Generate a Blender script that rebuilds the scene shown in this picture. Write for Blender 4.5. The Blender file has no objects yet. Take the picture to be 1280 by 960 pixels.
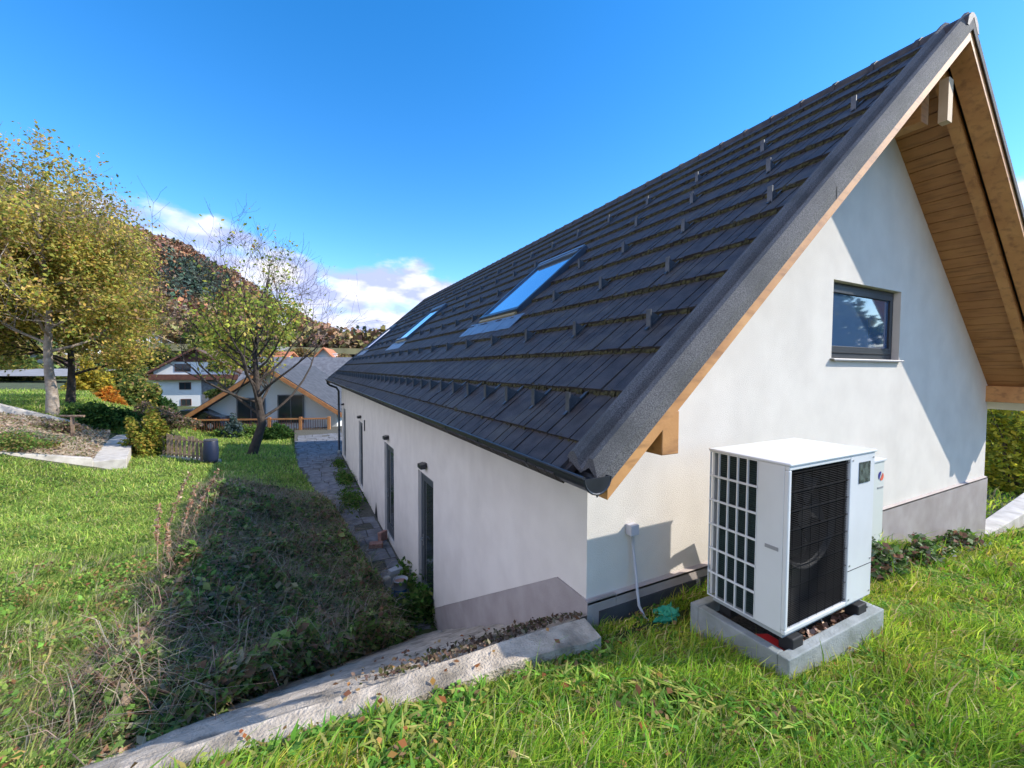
import bpy, math, random
import numpy as np
from math import sin, cos, pi, radians, atan2, degrees, hypot, sqrt
from mathutils import Vector, Matrix, noise

random.seed(7); RNG = np.random.default_rng(7)
SC = bpy.context.scene
COL = SC.collection

# ------------------------------------------------------------------ camera model
F, PITCH, ROLL, YAW = 523.5, radians(2.152), radians(.274), radians(27.448)
Rv = Vector((cos(YAW), -sin(YAW), 0)); Fh = Vector((sin(YAW), cos(YAW), 0)); Zv = Vector((0, 0, 1))
Fw = Fh*cos(PITCH) - Zv*sin(PITCH); Uv = Fh*sin(PITCH) + Zv*cos(PITCH)
R2 = Rv*cos(ROLL) + Uv*sin(ROLL); U2 = Uv*cos(ROLL) - Rv*sin(ROLL)
cam_d = bpy.data.cameras.new('camera'); cam = bpy.data.objects.new('camera', cam_d); COL.objects.link(cam)
M = Matrix((( R2.x, U2.x, -Fw.x, 0), (R2.y, U2.y, -Fw.y, 0), (R2.z, U2.z, -Fw.z, 0), (0, 0, 0, 1)))
cam.matrix_world = M
cam_d.sensor_fit = 'HORIZONTAL'; cam_d.sensor_width = 36; cam_d.lens = F/1280*36
cam_d.clip_start = .05; cam_d.clip_end = 5000
SC.camera = cam

def ray(x, y):
    return R2*((x-640)/F) - U2*((y-480)/F) + Fw
def at(x, y, d):
    r = ray(x, y); return r*(d/r.dot(Fh))
def proj_np(P):
    P = np.asarray(P, float)
    D = P@np.array(Fw); 
    return 640+F*(P@np.array(R2))/np.maximum(D, .01), 480-F*(P@np.array(U2))/np.maximum(D, .01), D

# ------------------------------------------------------------------ materials
MATS = {}
def mat(name, c1, c2=None, scale=5, rough=.8, bump=0, bscale=60, spec=.5, metal=0, detail=4, trans=0, ramp=(.35, .65), attr=None, coat=0, bdist=.01, c3=None):
    if name in MATS: return MATS[name]
    m = bpy.data.materials.new(name); m.use_nodes = True
    nt = m.node_tree; N = nt.nodes; L = nt.links
    b = N['Principled BSDF']; b.inputs['Roughness'].default_value = rough
    b.inputs['Metallic'].default_value = metal; b.inputs['Specular IOR Level'].default_value = spec
    b.inputs['Coat Weight'].default_value = coat
    out = N['Material Output']
    tc = N.new('ShaderNodeTexCoord')
    col = None
    if c2 is None and attr is None:
        b.inputs['Base Color'].default_value = (*c1, 1)
    else:
        cr = N.new('ShaderNodeValToRGB')
        cols = [c1, c2] if c3 is None else [c1, c3, c2]
        cr.color_ramp.elements[0].position = ramp[0]; cr.color_ramp.elements[0].color = (*cols[0], 1)
        cr.color_ramp.elements[1].position = ramp[1]; cr.color_ramp.elements[1].color = (*cols[-1], 1)
        if c3 is not None:
            e = cr.color_ramp.elements.new((ramp[0]+ramp[1])/2); e.color = (*c3, 1)
        if attr:
            a = N.new('ShaderNodeAttribute'); a.attribute_name = attr; L.new(a.outputs['Fac'], cr.inputs['Fac'])
        else:
            n = N.new('ShaderNodeTexNoise'); n.inputs['Scale'].default_value = scale; n.inputs['Detail'].default_value = detail
            L.new(tc.outputs['Object'], n.inputs['Vector']); L.new(n.outputs['Fac'], cr.inputs['Fac'])
        col = cr.outputs['Color']; L.new(col, b.inputs['Base Color'])
    if bump:
        n2 = N.new('ShaderNodeTexNoise'); n2.inputs['Scale'].default_value = bscale; n2.inputs['Detail'].default_value = 5
        L.new(tc.outputs['Object'], n2.inputs['Vector'])
        bp = N.new('ShaderNodeBump'); bp.inputs['Strength'].default_value = bump; bp.inputs['Distance'].default_value = bdist
        L.new(n2.outputs['Fac'], bp.inputs['Height']); L.new(bp.outputs['Normal'], b.inputs['Normal'])
    if trans:
        t = N.new('ShaderNodeBsdfTranslucent'); mx = N.new('ShaderNodeMixShader'); mx.inputs[0].default_value = trans
        if col: L.new(col, t.inputs['Color'])
        else: t.inputs['Color'].default_value = (*c1, 1)
        L.new(b.outputs[0], mx.inputs[1]); L.new(t.outputs[0], mx.inputs[2]); L.new(mx.outputs[0], out.inputs['Surface'])
    MATS[name] = m
    return m

def colattr_mat(name, attr='col', rough=.9, trans=.25, spec=.2, gain=1.0):
    if name in MATS: return MATS[name]
    m = bpy.data.materials.new(name); m.use_nodes = True
    nt = m.node_tree; N = nt.nodes; L = nt.links; b = N['Principled BSDF']
    b.inputs['Roughness'].default_value = rough; b.inputs['Specular IOR Level'].default_value = spec
    a = N.new('ShaderNodeAttribute'); a.attribute_name = attr
    L.new(a.outputs['Color'], b.inputs['Base Color'])
    if trans:
        t = N.new('ShaderNodeBsdfTranslucent'); mx = N.new('ShaderNodeMixShader'); mx.inputs[0].default_value = trans
        L.new(a.outputs['Color'], t.inputs['Color']); L.new(b.outputs[0], mx.inputs[1]); L.new(t.outputs[0], mx.inputs[2])
        L.new(mx.outputs[0], N['Material Output'].inputs['Surface'])
    MATS[name] = m; return m

plaster = mat('plaster', (.69, .63, .55), (.75, .69, .605), 2.5, .95, .5, 110, spec=.2, bdist=.008)
# weathering streaks and grain for the render
def add_stains(m, c, scale=(3, 3, .5), lo=.55, hi=.8, amt=.35):
    nt = m.node_tree; N = nt.nodes; L = nt.links; b = N['Principled BSDF']
    src = b.inputs['Base Color'].links[0].from_socket
    tc = N.new('ShaderNodeTexCoord'); mp = N.new('ShaderNodeMapping'); mp.inputs['Scale'].default_value = scale
    n = N.new('ShaderNodeTexNoise'); n.inputs['Scale'].default_value = 1.3; n.inputs['Detail'].default_value = 8
    L.new(tc.outputs['Object'], mp.inputs['Vector']); L.new(mp.outputs[0], n.inputs['Vector'])
    mr = N.new('ShaderNodeMapRange'); mr.inputs[1].default_value = lo; mr.inputs[2].default_value = hi; mr.inputs[4].default_value = amt
    L.new(n.outputs['Fac'], mr.inputs[0])
    mx = N.new('ShaderNodeMix'); mx.data_type = 'RGBA'; mx.inputs[7].default_value = (*c, 1)
    L.new(mr.outputs[0], mx.inputs[0]); L.new(src, mx.inputs[6]); L.new(mx.outputs[2], b.inputs['Base Color'])
add_stains(plaster, (.5, .46, .4), (1.2, 1.2, .35), .5, .85, .3)
plinth_m = mat('plinth_render', (.33, .285, .26), (.41, .36, .33), 3, .95, .35, 70, spec=.2); add_stains(plinth_m, (.2, .17, .14), (1, 1, .6), .5, .8, .4)
membrane = mat('dark_membrane', (.035, .038, .045), (.055, .058, .065), 6, .7, .3, 30)
tile_m = mat('roof_tile', (.034, .027, .025), (.062, .051, .047), 9, .62, .5, 260, spec=.35, attr=None, bdist=.004); add_stains(tile_m, (.11, .095, .07), (2.5, 1.6, 2.5), .5, .8, .6)
verge_m = mat('verge_granules', (.045, .043, .042), (.17, .163, .157), 140, .85, .8, 200, detail=2, ramp=(.3, .7), bdist=.006); add_stains(verge_m, (.05, .05, .045), (2, 2, 2), .45, .7, .7)
moss_m = mat('moss', (.018, .017, .007), (.085, .075, .025), 25, 1, .6, 80, ramp=(.35, .75))
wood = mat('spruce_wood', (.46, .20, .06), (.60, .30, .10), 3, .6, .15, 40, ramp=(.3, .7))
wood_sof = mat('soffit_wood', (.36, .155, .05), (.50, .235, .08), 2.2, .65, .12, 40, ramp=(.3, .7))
def wood_grain(m, sc, dark):
    add_stains(m, dark, sc, .5, .72, .6)
wood_grain(wood, (3, 9, 14), (.2, .08, .03)); wood_grain(wood_sof, (14, 2, 14), (.13, .055, .02))
metal_dk = mat('anthracite_metal', (.028, .031, .036), (.04, .043, .05), 8, .32, .03, 20, metal=.35)
metal_snow = mat('snow_guard_metal', (.06, .066, .075), (.09, .097, .108), 20, .45, .1, 60, metal=.4)
lead = mat('flashing_metal', (.16, .2, .25), (.22, .26, .32), 9, .4, .2, 30, metal=.5)
frame_dk = mat('window_frame', (.03, .032, .036), None, rough=.45)
frame_gr = mat('door_frame', (.10, .11, .12), (.13, .14, .15), 4, .4)
glass_dk = mat('window_glass', (.05, .10, .19), None, rough=.04, spec=.9, coat=.6)
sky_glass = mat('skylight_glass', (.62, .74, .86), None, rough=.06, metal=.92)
door_gl = mat('door_glass', (.02, .028, .03), None, rough=.08, spec=.7)
door_lf = mat('door_leaf', (.055, .065, .07), (.07, .08, .085), 5, .5)
conc = mat('concrete', (.40, .33, .25), (.64, .54, .42), 11, .95, 1.0, 60, ramp=(.3, .7), bdist=.02); add_stains(conc, (.13, .11, .08), (3, 3, 3), .5, .68, .75)
conc_gr = mat('precast_concrete', (.26, .28, .27), (.36, .38, .37), 6, .9, .5, 60); add_stains(conc_gr, (.12, .14, .10), (2.5, 2.5, 3), .48, .7, .6)
conc_lt = mat('pale_concrete', (.50, .45, .39), (.62, .57, .50), 4, .95, .6, 40); add_stains(conc_lt, (.25, .22, .18), (2, 2, 2), .5, .75, .6)
hp_white = mat('powder_coated_white', (.66, .67, .66), (.70, .71, .70), 3, .38, .02, 30, coat=.15); add_stains(hp_white, (.5, .48, .43), (2, 2, .8), .55, .8, .35)
hp_fin = mat('heat_exchanger_fins', (.01, .022, .022), (.022, .05, .047), 60, .5)
hp_black = mat('black_plastic', (.008, .009, .01), (.014, .015, .016), 10, .4)
hp_grille = mat('black_wire', (.006, .006, .007), None, rough=.8, spec=.12)
rubber = mat('rubber', (.012, .012, .013), None, rough=.7)
litter = mat('leaf_litter', (.10, .055, .03), (.34, .22, .14), 30, .9, .6, 80)
red_m = mat('red_plastic', (.42, .02, .02), (.5, .03, .03), 6, .45)
conduit_m = mat('grey_plastic_pipe', (.5, .5, .54), None, rough=.5)
stone_m = mat('paving_stone', (.13, .13, .14), (.25, .25, .26), 5, .9, .6, 35, ramp=(.3, .7)); add_stains(stone_m, (.07, .07, .06), (2, 2, 2), .5, .7, .6)
white_p = mat('white_wall_paint', (.72, .71, .68), (.78, .77, .74), .6, .9, .1, 20)
brown_w = mat('brown_wood', (.10, .035, .022), (.15, .055, .03), 3, .7)
orange_w = mat('orange_wood', (.42, .17, .06), (.52, .24, .09), 3, .6)
slate_m = mat('grey_slate', (.12, .12, .13), (.20, .20, .21), 2.5, .8, .5, 8)
slate_dk = mat('dark_slate', (.05, .05, .055), (.09, .09, .095), 3, .8, .5, 8)
tan_roof = mat('weathered_tan_roof', (.30, .25, .20), (.40, .34, .28), 1.5, .9, .4, 5)
brown_roof = mat('brown_roof', (.10, .06, .045), (.17, .10, .075), 1.5, .9, .4, 5)
orange_roof = mat('orange_clay_roof', (.42, .14, .06), (.55, .22, .10), 1.5, .85, .4, 5)
pane_m = mat('far_pane', (.03, .04, .045), None, rough=.1, spec=.8)
grey_w = mat('weathered_wood', (.17, .11, .07), (.30, .21, .14), 8, .9, .4, 50)
bark_lt = mat('pale_bark', (.26, .20, .15), (.40, .33, .26), 6, .95, .9, 18, bdist=.03)
bark_dk = mat('dark_bark', (.035, .026, .02), (.08, .06, .045), 6, .95, .9, 18, bdist=.03)
bark_md = mat('grey_bark', (.10, .075, .055), (.19, .15, .11), 6, .95, .9, 18, bdist=.03)
straw = mat('dry_stalk', (.42, .28, .17), (.6, .45, .3), 15, .9)
brick_m = mat('terracotta', (.32, .15, .11), (.44, .25, .19), 12, .9, .4, 40)
blue_p = mat('blue_paint', (.02, .16, .42), (.03, .2, .5), 12, .5)
bucket_w = mat('grey_bucket', (.42, .44, .46), (.5, .52, .54), 8, .6)
green_p = mat('green_cloth', (.02, .26, .15), (.05, .38, .22), 14, .6, .5, 30)
navy_m = mat('navy_cladding', (.012, .03, .08), (.018, .04, .10), 2, .5)
car_paint = mat('navy_car_paint', (.012, .018, .035), None, rough=.2, coat=.8)
soil_m = mat('dry_soil', (.28, .20, .13), (.46, .38, .28), 4, 1, .8, 30, ramp=(.3, .7))
foliage = colattr_mat('foliage', trans=.45)
foliage_far = colattr_mat('far_foliage', trans=.0)

# ------------------------------------------------------------------ mesh helpers
class MB:
    def __init__(s): s.v = []; s.f = []; s.m = []; s.mi = 0
    def quad(s, *p):
        n = len(s.v); s.v += [tuple(q) for q in p]; s.f.append(tuple(range(n, n+len(p)))); s.m.append(s.mi); return s
    def box(s, x0, y0, z0, x1, y1, z1, T=None):
        P = [(x0,y0,z0),(x1,y0,z0),(x1,y1,z0),(x0,y1,z0),(x0,y0,z1),(x1,y0,z1),(x1,y1,z1),(x0,y1,z1)]
        if T: P = [tuple(T(*p)) for p in P]
        n = len(s.v); s.v += P
        for f in ((0,3,2,1),(4,5,6,7),(0,1,5,4),(1,2,6,5),(2,3,7,6),(3,0,4,7)):
            s.f.append(tuple(n+i for i in f)); s.m.append(s.mi)
        return s
    def hexa(s, P):
        n = len(s.v); s.v += [tuple(p) for p in P]
        for f in ((0,3,2,1),(4,5,6,7),(0,1,5,4),(1,2,6,5),(2,3,7,6),(3,0,4,7)):
            s.f.append(tuple(n+i for i in f)); s.m.append(s.mi)
        return s
    def prism(s, prof, T, t0, t1, caps=True):
        # prof: closed list of (a,b); T(a,b,t)->xyz
        n = len(s.v); k = len(prof)
        s.v += [tuple(T(a, b, t0)) for a, b in prof] + [tuple(T(a, b, t1)) for a, b in prof]
        for i in range(k):
            j = (i+1) % k; s.f.append((n+i, n+j, n+k+j, n+k+i)); s.m.append(s.mi)
        if caps:
            s.f.append(tuple(n+i for i in reversed(range(k)))); s.m.append(s.mi)
            s.f.append(tuple(n+k+i for i in range(k))); s.m.append(s.mi)
        return s
    def tube(s, pts, rad, n=8, caps=True):
        pts = [Vector(p) for p in pts]
        if not hasattr(rad, '__len__'): rad = [rad]*len(pts)
        base = len(s.v); up = None
        for i, p in enumerate(pts):
            d = (pts[min(i+1, len(pts)-1)] - pts[max(i-1, 0)])
            if d.length < 1e-9: d = Vector((0, 0, 1))
            d.normalize()
            if up is None:
                up = Vector((0, 0, 1)) if abs(d.z) < .9 else Vector((1, 0, 0))
            a = d.cross(up)
            if a.length < 1e-6: a = d.orthogonal()
            a.normalize(); b = a.cross(d).normalized(); up = b
            for k in range(n):
                t = 2*pi*k/n; s.v.append(tuple(p + (a*cos(t)+b*sin(t))*rad[i]))
        for i in range(len(pts)-1):
            for k in range(n):
                k2 = (k+1) % n
                s.f.append((base+i*n+k, base+i*n+k2, base+(i+1)*n+k2, base+(i+1)*n+k)); s.m.append(s.mi)
        if caps:
            s.f.append(tuple(base+k for k in range(n))); s.m.append(s.mi)
            s.f.append(tuple(base+(len(pts)-1)*n+k for k in reversed(range(n)))); s.m.append(s.mi)
        return s
    def lathe(s, prof, c, n=20):
        base = len(s.v)
        for r, z in prof:
            for k in range(n):
                t = 2*pi*k/n; s.v.append((c[0]+r*cos(t), c[1]+r*sin(t), c[2]+z))
        for i in range(len(prof)-1):
            for k in range(n):
                k2 = (k+1) % n; s.f.append((base+i*n+k, base+i*n+k2, base+(i+1)*n+k2, base+(i+1)*n+k)); s.m.append(s.mi)
        return s
    def build(s, name, m, parent=None, smooth=False, bevel=0, origin=None):
        me = bpy.data.meshes.new(name)
        o = bpy.data.objects.new(name, me); COL.objects.link(o)
        off = Vector((0, 0, 0))
        if parent is not None:
            o.parent = parent; off = parent_origin(parent)
        vs = [(a-off.x, b-off.y, c-off.z) for a, b, c in s.v]
        me.from_pydata(vs, [], s.f)
        ms = m if isinstance(m, (list, tuple)) else [m]
        for q in ms: me.materials.append(q)
        if len(ms) > 1: me.polygons.foreach_set('material_index', s.m)
        if smooth: me.polygons.foreach_set('use_smooth', [True]*len(me.polygons))
        me.update()
        if bevel:
            b = o.modifiers.new('bevel', 'BEVEL'); b.width = bevel; b.segments = 2; b.limit_method = 'ANGLE'; b.angle_limit = radians(40)
        return o

def parent_origin(o):
    v = Vector((0, 0, 0))
    while o is not None: v = v + o.location; o = o.parent
    return v

def tag(o, label=None, cat=None, group=None, kind=None):
    if label: o['label'] = label
    if cat: o['category'] = cat
    if group: o['group'] = group
    if kind: o['kind'] = kind
    return o
def thing(name, loc, label, cat, group=None):
    o = bpy.data.objects.new(name, None); COL.objects.link(o); o.location = loc; o.empty_display_size = .2
    return tag(o, label, cat, group)
def copy_tree(o, parent=None):
    c = o.copy(); COL.objects.link(c)
    if parent is not None: c.parent = parent
    for ch in [k for k in bpy.data.objects if k.parent == o]: copy_tree(ch, c)
    return c

def np_mesh(name, V, Fq, m, parent=None, col=None, smooth=False):
    """V (n,3), Fq list of (k, array) face groups or array (n,k)"""
    me = bpy.data.meshes.new(name)
    if not isinstance(Fq, list): Fq = [Fq]
    off = np.array(parent_origin(parent)) if parent is not None else np.zeros(3)
    V = np.asarray(V, float) - off
    me.vertices.add(len(V)); me.vertices.foreach_set('co', V.astype(np.float32).ravel())
    loops = np.concatenate([f.ravel() for f in Fq]); sizes = np.concatenate([np.full(len(f), f.shape[1]) for f in Fq])
    me.loops.add(len(loops)); me.loops.foreach_set('vertex_index', loops.astype(np.int32))
    me.polygons.add(len(sizes)); starts = np.concatenate([[0], np.cumsum(sizes)[:-1]])
    me.polygons.foreach_set('loop_start', starts.astype(np.int32)); me.polygons.foreach_set('loop_total', sizes.astype(np.int32))
    if smooth: me.polygons.foreach_set('use_smooth', np.ones(len(sizes), bool))
    me.update(calc_edges=True)
    if col is not None:
        a = me.attributes.new('col', 'FLOAT_COLOR', 'POINT')
        c4 = np.ones((len(V), 4), np.float32); c4[:, :3] = col; a.data.foreach_set('color', c4.ravel())
    me.materials.append(m)
    o = bpy.data.objects.new(name, me); COL.objects.link(o)
    if parent is not None: o.parent = parent
    return o

def pick(pal, n, rng=RNG, w=None, jit=.18):
    pal = np.array(pal); i = rng.choice(len(pal), n, p=w); c = pal[i]
    return np.clip(c*(1+rng.normal(0, jit, (n, 1)))*(1+rng.normal(0, .06, (n, 3))), .002, .9)

def leaf_geo(P, size, cols, rng=RNG, up=.35, aspect=1.6):
    n = len(P)
    d = rng.normal(size=(n, 3)); d[:, 2] = np.abs(d[:, 2])*1.0+up
    d /= np.linalg.norm(d, axis=1, keepdims=True)
    t = rng.normal(size=(n, 3)); t -= (t*d).sum(1, keepdims=True)*d; t /= np.linalg.norm(t, axis=1, keepdims=True)
    b = np.cross(d, t); s = np.asarray(size).reshape(-1, 1) if hasattr(size, '__len__') else size
    L = t*s*.5*aspect; W = b*s*.5
    V = np.stack([P-L, P+W-L*.1+d*s*.12, P+L, P-W-L*.1+d*s*.12], 1).reshape(-1, 3)
    Fq = np.arange(4*n).reshape(n, 4)
    return V, Fq, np.repeat(cols, 4, 0)

def blade_geo(P, h, w, lean, cols, rng=RNG, dirs=None):
    n = len(P); a = rng.uniform(0, 2*pi, n)
    side = np.stack([np.cos(a), np.sin(a), np.zeros(n)], 1)
    b = a+pi/2+rng.normal(0, .5, n) if dirs is None else dirs
    ld = np.stack([np.cos(b), np.sin(b), np.zeros(n)], 1)
    h = h[:, None]; w = w[:, None]; lean = lean[:, None]; up = np.array([[0, 0, 1.]])
    p1 = P+up*h*.55+ld*lean*h*.3; p2 = P+up*h*(1-.35*lean)+ld*lean*h
    V = np.stack([P-side*w/2, P+side*w/2, p1+side*w*.42, p1-side*w*.42, p2], 1).reshape(-1, 3)
    i = (np.arange(n)*5)[:, None]
    return V, [i+np.array([[0, 1, 2, 3]]), i+np.array([[3, 2, 4]])], np.repeat(cols, 5, 0)

def join_geo(parts):
    V = []; C = []; Fs = {}; o = 0
    for v, f, c in parts:
        if not isinstance(f, list): f = [f]
        for q in f: Fs.setdefault(q.shape[1], []).append(q+o)
        V.append(v); C.append(c); o += len(v)
    return np.concatenate(V), [np.concatenate(x) for x in Fs.values()], np.concatenate(C)

# ------------------------------------------------------------------ terrain
def sstep(a, b, x):
    t = np.clip((x-a)/(b-a), 0, 1); return t*t*(3-2*t)
def vnoise(x, y, s, seed=0):
    x = x*s+seed*17.3; y = y*s+seed*9.1
    return (np.sin(x*1.7+np.sin(y*1.3)*1.5)+np.sin(y*2.1+1.3+np.sin(x*.9)*1.7)+.5*np.sin(x*3.9+y*3.1)+.5*np.sin(4.3*y-2.7*x))/3
def H(x, y):
    x = np.asarray(x, float); y = np.asarray(y, float)
    up = -1.50 - .19*np.clip(y, -4, 2.7) - .09*np.clip(x, -6, 13) + vnoise(x, y, 1.1)*.018
    # right of the house
    upr = up - .02*np.clip(y-2.7, 0, 30)
    lw = np.interp(y, [2.6, 5.4, 8.4, 11, 20, 26, 30], [-2.55, -2.9, -3.2, -3.42, -4.05, -4.3, -4.42]) + np.interp(-x-2, [0, 4, 8, 12, 72], [0, .3, 1.9, 2.9, 6.4])*(1-sstep(34, 56, np.hypot(x, y))*sstep(-19, -15.5, np.degrees(np.arctan2(x, y))))
    pt = sstep(-2.3, np.interp(y, [6.5, 7, 9.7, 14, 18, 21, 24.5], [1.62, 1.52, 1.24, .91, .42, .1, .0])-.12, x)
    low = lw*(1-pt)-4.45*pt
    low = low - .045*np.clip(y-24, 0, 26)*sstep(-9, -4, x) + vnoise(x, y, .35)*.05*sstep(0, -2, x)
    r = np.hypot(x, y); az = np.degrees(np.arctan2(x, y))
    # valley dip and foothill
    m = sstep(-19, -15.5, az)
    far = np.interp(r, [0, 38, 60, 92, 118, 150, 200, 3000], [0, 0, -2, -3.5, 1.5, 8, 9, 9])
    farl = np.interp(r, [0, 38, 60, 118, 150, 200, 3000], [0, 0, .3, 4.5, 9, 10, 10])
    low = low + far*m + farl*(1-m)
    bank = -2.13 - .6*(y-2.66)
    k = .35
    mx = np.maximum(bank, low); sm = mx+np.log(np.exp((bank-mx)/k)+np.exp((low-mx)/k))*k*.5
    lowb = np.where(y > 2.64, np.maximum(bank, low)*.6+.4*np.minimum(sm, up), up)
    lowb = np.where(y > 2.64, np.minimum(lowb, -2.1), lowb)
    lowb = np.where((y > 2.5) & (y <= 2.64), -2.12, lowb)
    w = sstep(5, 9, x)
    g = np.where(y > 2.5, lowb*(1-w)+upr*w, up)
    return g

def grid_ground():
    xs = np.concatenate([-np.geomspace(900, 32, 26), np.linspace(-30, -6, 60), np.linspace(-5.8, 6, 100), np.linspace(6.3, 30, 50), np.geomspace(34, 900, 26)])
    ys = np.concatenate([-np.geomspace(400, 12, 14), np.linspace(-10, 0, 14), np.linspace(.15, 2.45, 22), [2.52, 2.62, 2.66], np.linspace(2.75, 12, 70), np.linspace(12.3, 34, 70), np.geomspace(36, 900, 40)])
    X, Y = np.meshgrid(xs, ys); Z = H(X, Y)
    V = np.stack([X, Y, Z], -1).reshape(-1, 3); nx, ny = len(xs), len(ys)
    i = np.arange(nx*ny).reshape(ny, nx)
    Fq = np.stack([i[:-1, :-1], i[:-1, 1:], i[1:, 1:], i[1:, :-1]], -1).reshape(-1, 4)
    return np_mesh('ground', V, Fq, ground_m, smooth=True)
ground_m = mat('turf_ground', (.035, .055, .014), (.075, .11, .025), 1.3, 1, .8, 12, detail=8, c3=(.07, .075, .03), bdist=.04)
g = grid_ground(); tag(g, 'grassy sloping ground around the house', 'ground', kind='structure')

# ------------------------------------------------------------------ grass
def visible(P, m=60, ymax=1010):
    u, v, D = proj_np(P); return (D > .2) & (u > -m) & (u < 1280+m) & (v < ymax) & (v > 0)
G_NEAR = [(.25, .44, .035), (.40, .58, .05), (.56, .62, .09), (.09, .22, .02), (.64, .56, .25), (.34, .19, .08)]
G_W = [.28, .28, .18, .13, .10, .03]
G_LAWN = [(.30, .45, .08), (.42, .55, .10), (.54, .56, .15), (.16, .29, .055), (.60, .52, .25)]
# shape of the sloping concrete slab (polygon in x,y)
SLAB = [(2.04, 2.64), (2.05, 7.15), (1.05, 5.95), (.2, 5.1), (-.87, 3.72), (-2.2, 2.64)]
def in_poly(x, y, poly):
    c = np.zeros(len(x), bool); j = len(poly)-1
    for i in range(len(poly)):
        xi, yi = poly[i]; xj, yj = poly[j]
        c ^= ((yi > y) != (yj > y)) & (x < (xj-xi)*(y-yi)/(yj-yi+1e-12)+xi); j = i
    return c
def path_left(y): return np.interp(y, [6.5, 7, 9.7, 14, 18, 21, 24.5], [1.62, 1.52, 1.24, .91, .42, .1, .0])
HP = (2.82, 1.515, 4.11, 2.28)
def yard_grass():
    parts = []
    def samp(n, x0, x1, y0, y1): return RNG.uniform(x0, x1, n), RNG.uniform(y0, y1, n)
    for n, x0, x1, y0, y1, hs, ws in ((230000, -1.6, 5.5, .6, 2.7, .075, .0055), (130000, 3, 9, -2, 2.7, .09, .009), (90000, 7, 20, -4, 2.7, .10, .018), (40000, 10.9, 26, 2.4, 14, .11, .03)):
        x, y = samp(n, x0, x1, y0, y1)
        edge = 2.43+.05*vnoise(x, y, 3)
        k = ~((x < 2.03) & (y > edge)) & ~((x > 2.03) & (x < 11) & (y > 2.62)) & ~((x > HP[0]) & (x < HP[2]) & (y > HP[1]) & (y < HP[3]))
        k &= ~((x > 11) & (y > 2.55) & (y < 3.0))
        x = x[k]; y = y[k]; P = np.stack([x, y, H(x, y)], 1); k = visible(P); P = P[k]
        # clumpy thinning
        cl = vnoise(P[:, 0], P[:, 1], 3.1, 2)+.5*vnoise(P[:, 0], P[:, 1], 9, 3); k = RNG.uniform(-1.3, 1.3, len(P)) < cl*1.3+.6; P = P[k]; n = len(P)
        cl = vnoise(P[:, 0], P[:, 1], 2.3, 5)
        h = hs*RNG.gamma(4, .25, n)*np.clip(1+.7*cl, .45, 2.2)*np.where((P[:, 0] < 2.05) & (P[:, 1] > 2.15), .5, 1); w = ws*RNG.uniform(.7, 1.6, n)
        lean = RNG.uniform(.2, 1.3, n)
        c = pick(G_NEAR, n, w=G_W); c *= (1+.3*vnoise(P[:, 0], P[:, 1], 2.7, 8)+.15*vnoise(P[:, 0], P[:, 1], 8, 1))[:, None]; c *= 1+np.clip(vnoise(P[:, 0], P[:, 1], 1.3, 3), -.2, 1)[:, None]*[.35, .08, .2]
        parts.append(blade_geo(P, h, w, lean, c, dirs=RNG.normal(-.6, 1.1, n)))
    # broad weeds: clover, dandelion rosettes, near the house edge
    for n, x0, x1, y0, y1, s in ((34000, -1.5, 5, .7, 2.7, .019), (12000, 3, 9, -1, 2.6, .03), (9000, 6, 18, -3, 2.6, .045)):
        x, y = samp(n, x0, x1, y0, y1)
        cc = vnoise(x, y, 4.1, 11)+.6*vnoise(x, y, 11, 4)
        k = (cc > .0) & ~((x < 2.03) & (y > 2.42)) & ~((x > 2.03) & (x < 11) & (y > 2.6)) & ~((x > HP[0]-.02) & (x < HP[2]+.02) & (y > HP[1]-.02) & (y < HP[3]+.02))
        x = x[k]; y = y[k]; n = len(x)
        P = np.stack([x, y, H(x, y)+RNG.uniform(.015, .07, n)], 1); k = visible(P); P = P[k]; n = len(P)
        parts.append(leaf_geo(P, s*RNG.uniform(.6, 1.9, n), pick([(.16, .36, .05), (.26, .46, .08), (.09, .2, .035), (.42, .44, .10), (.30, .2, .1)], n), up=1.2, aspect=1.3))
    V, Fq, C = join_geo(parts)
    o = np_mesh('yard_grass', V, Fq, foliage, col=C); tag(o, 'lush sunlit grass and clover of the upper yard around the heat pump', 'grass', kind='stuff')
    # rosette plants and long blades: dandelion-like leaves
    n = 2600; x = RNG.uniform(-1, 7, n); y = RNG.uniform(.8, 2.5, n)
    k = ~((x < 2.03) & (y > 2.35)) & ~((x > HP[0]-.1) & (x < HP[2]+.1) & (y > HP[1]-.1) & (y < HP[3]+.1)); x = x[k]; y = y[k]
    P = np.repeat(np.stack([x, y, H(x, y)], 1), 7, 0); n = len(P)
    V, Fq, C = join_geo([blade_geo(P, RNG.uniform(.05, .13, n), RNG.uniform(.014, .03, n), RNG.uniform(.6, 1.7, n), pick([(.16, .36, .05), (.28, .46, .07), (.44, .44, .12)], n), dirs=RNG.uniform(0, 2*pi, n))])
    o = np_mesh('broad_weeds', V, Fq, foliage, col=C); tag(o, 'broad-leaved weeds scattered through the sunny grass in the foreground', 'weeds', kind='stuff')
yard_grass()

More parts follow.
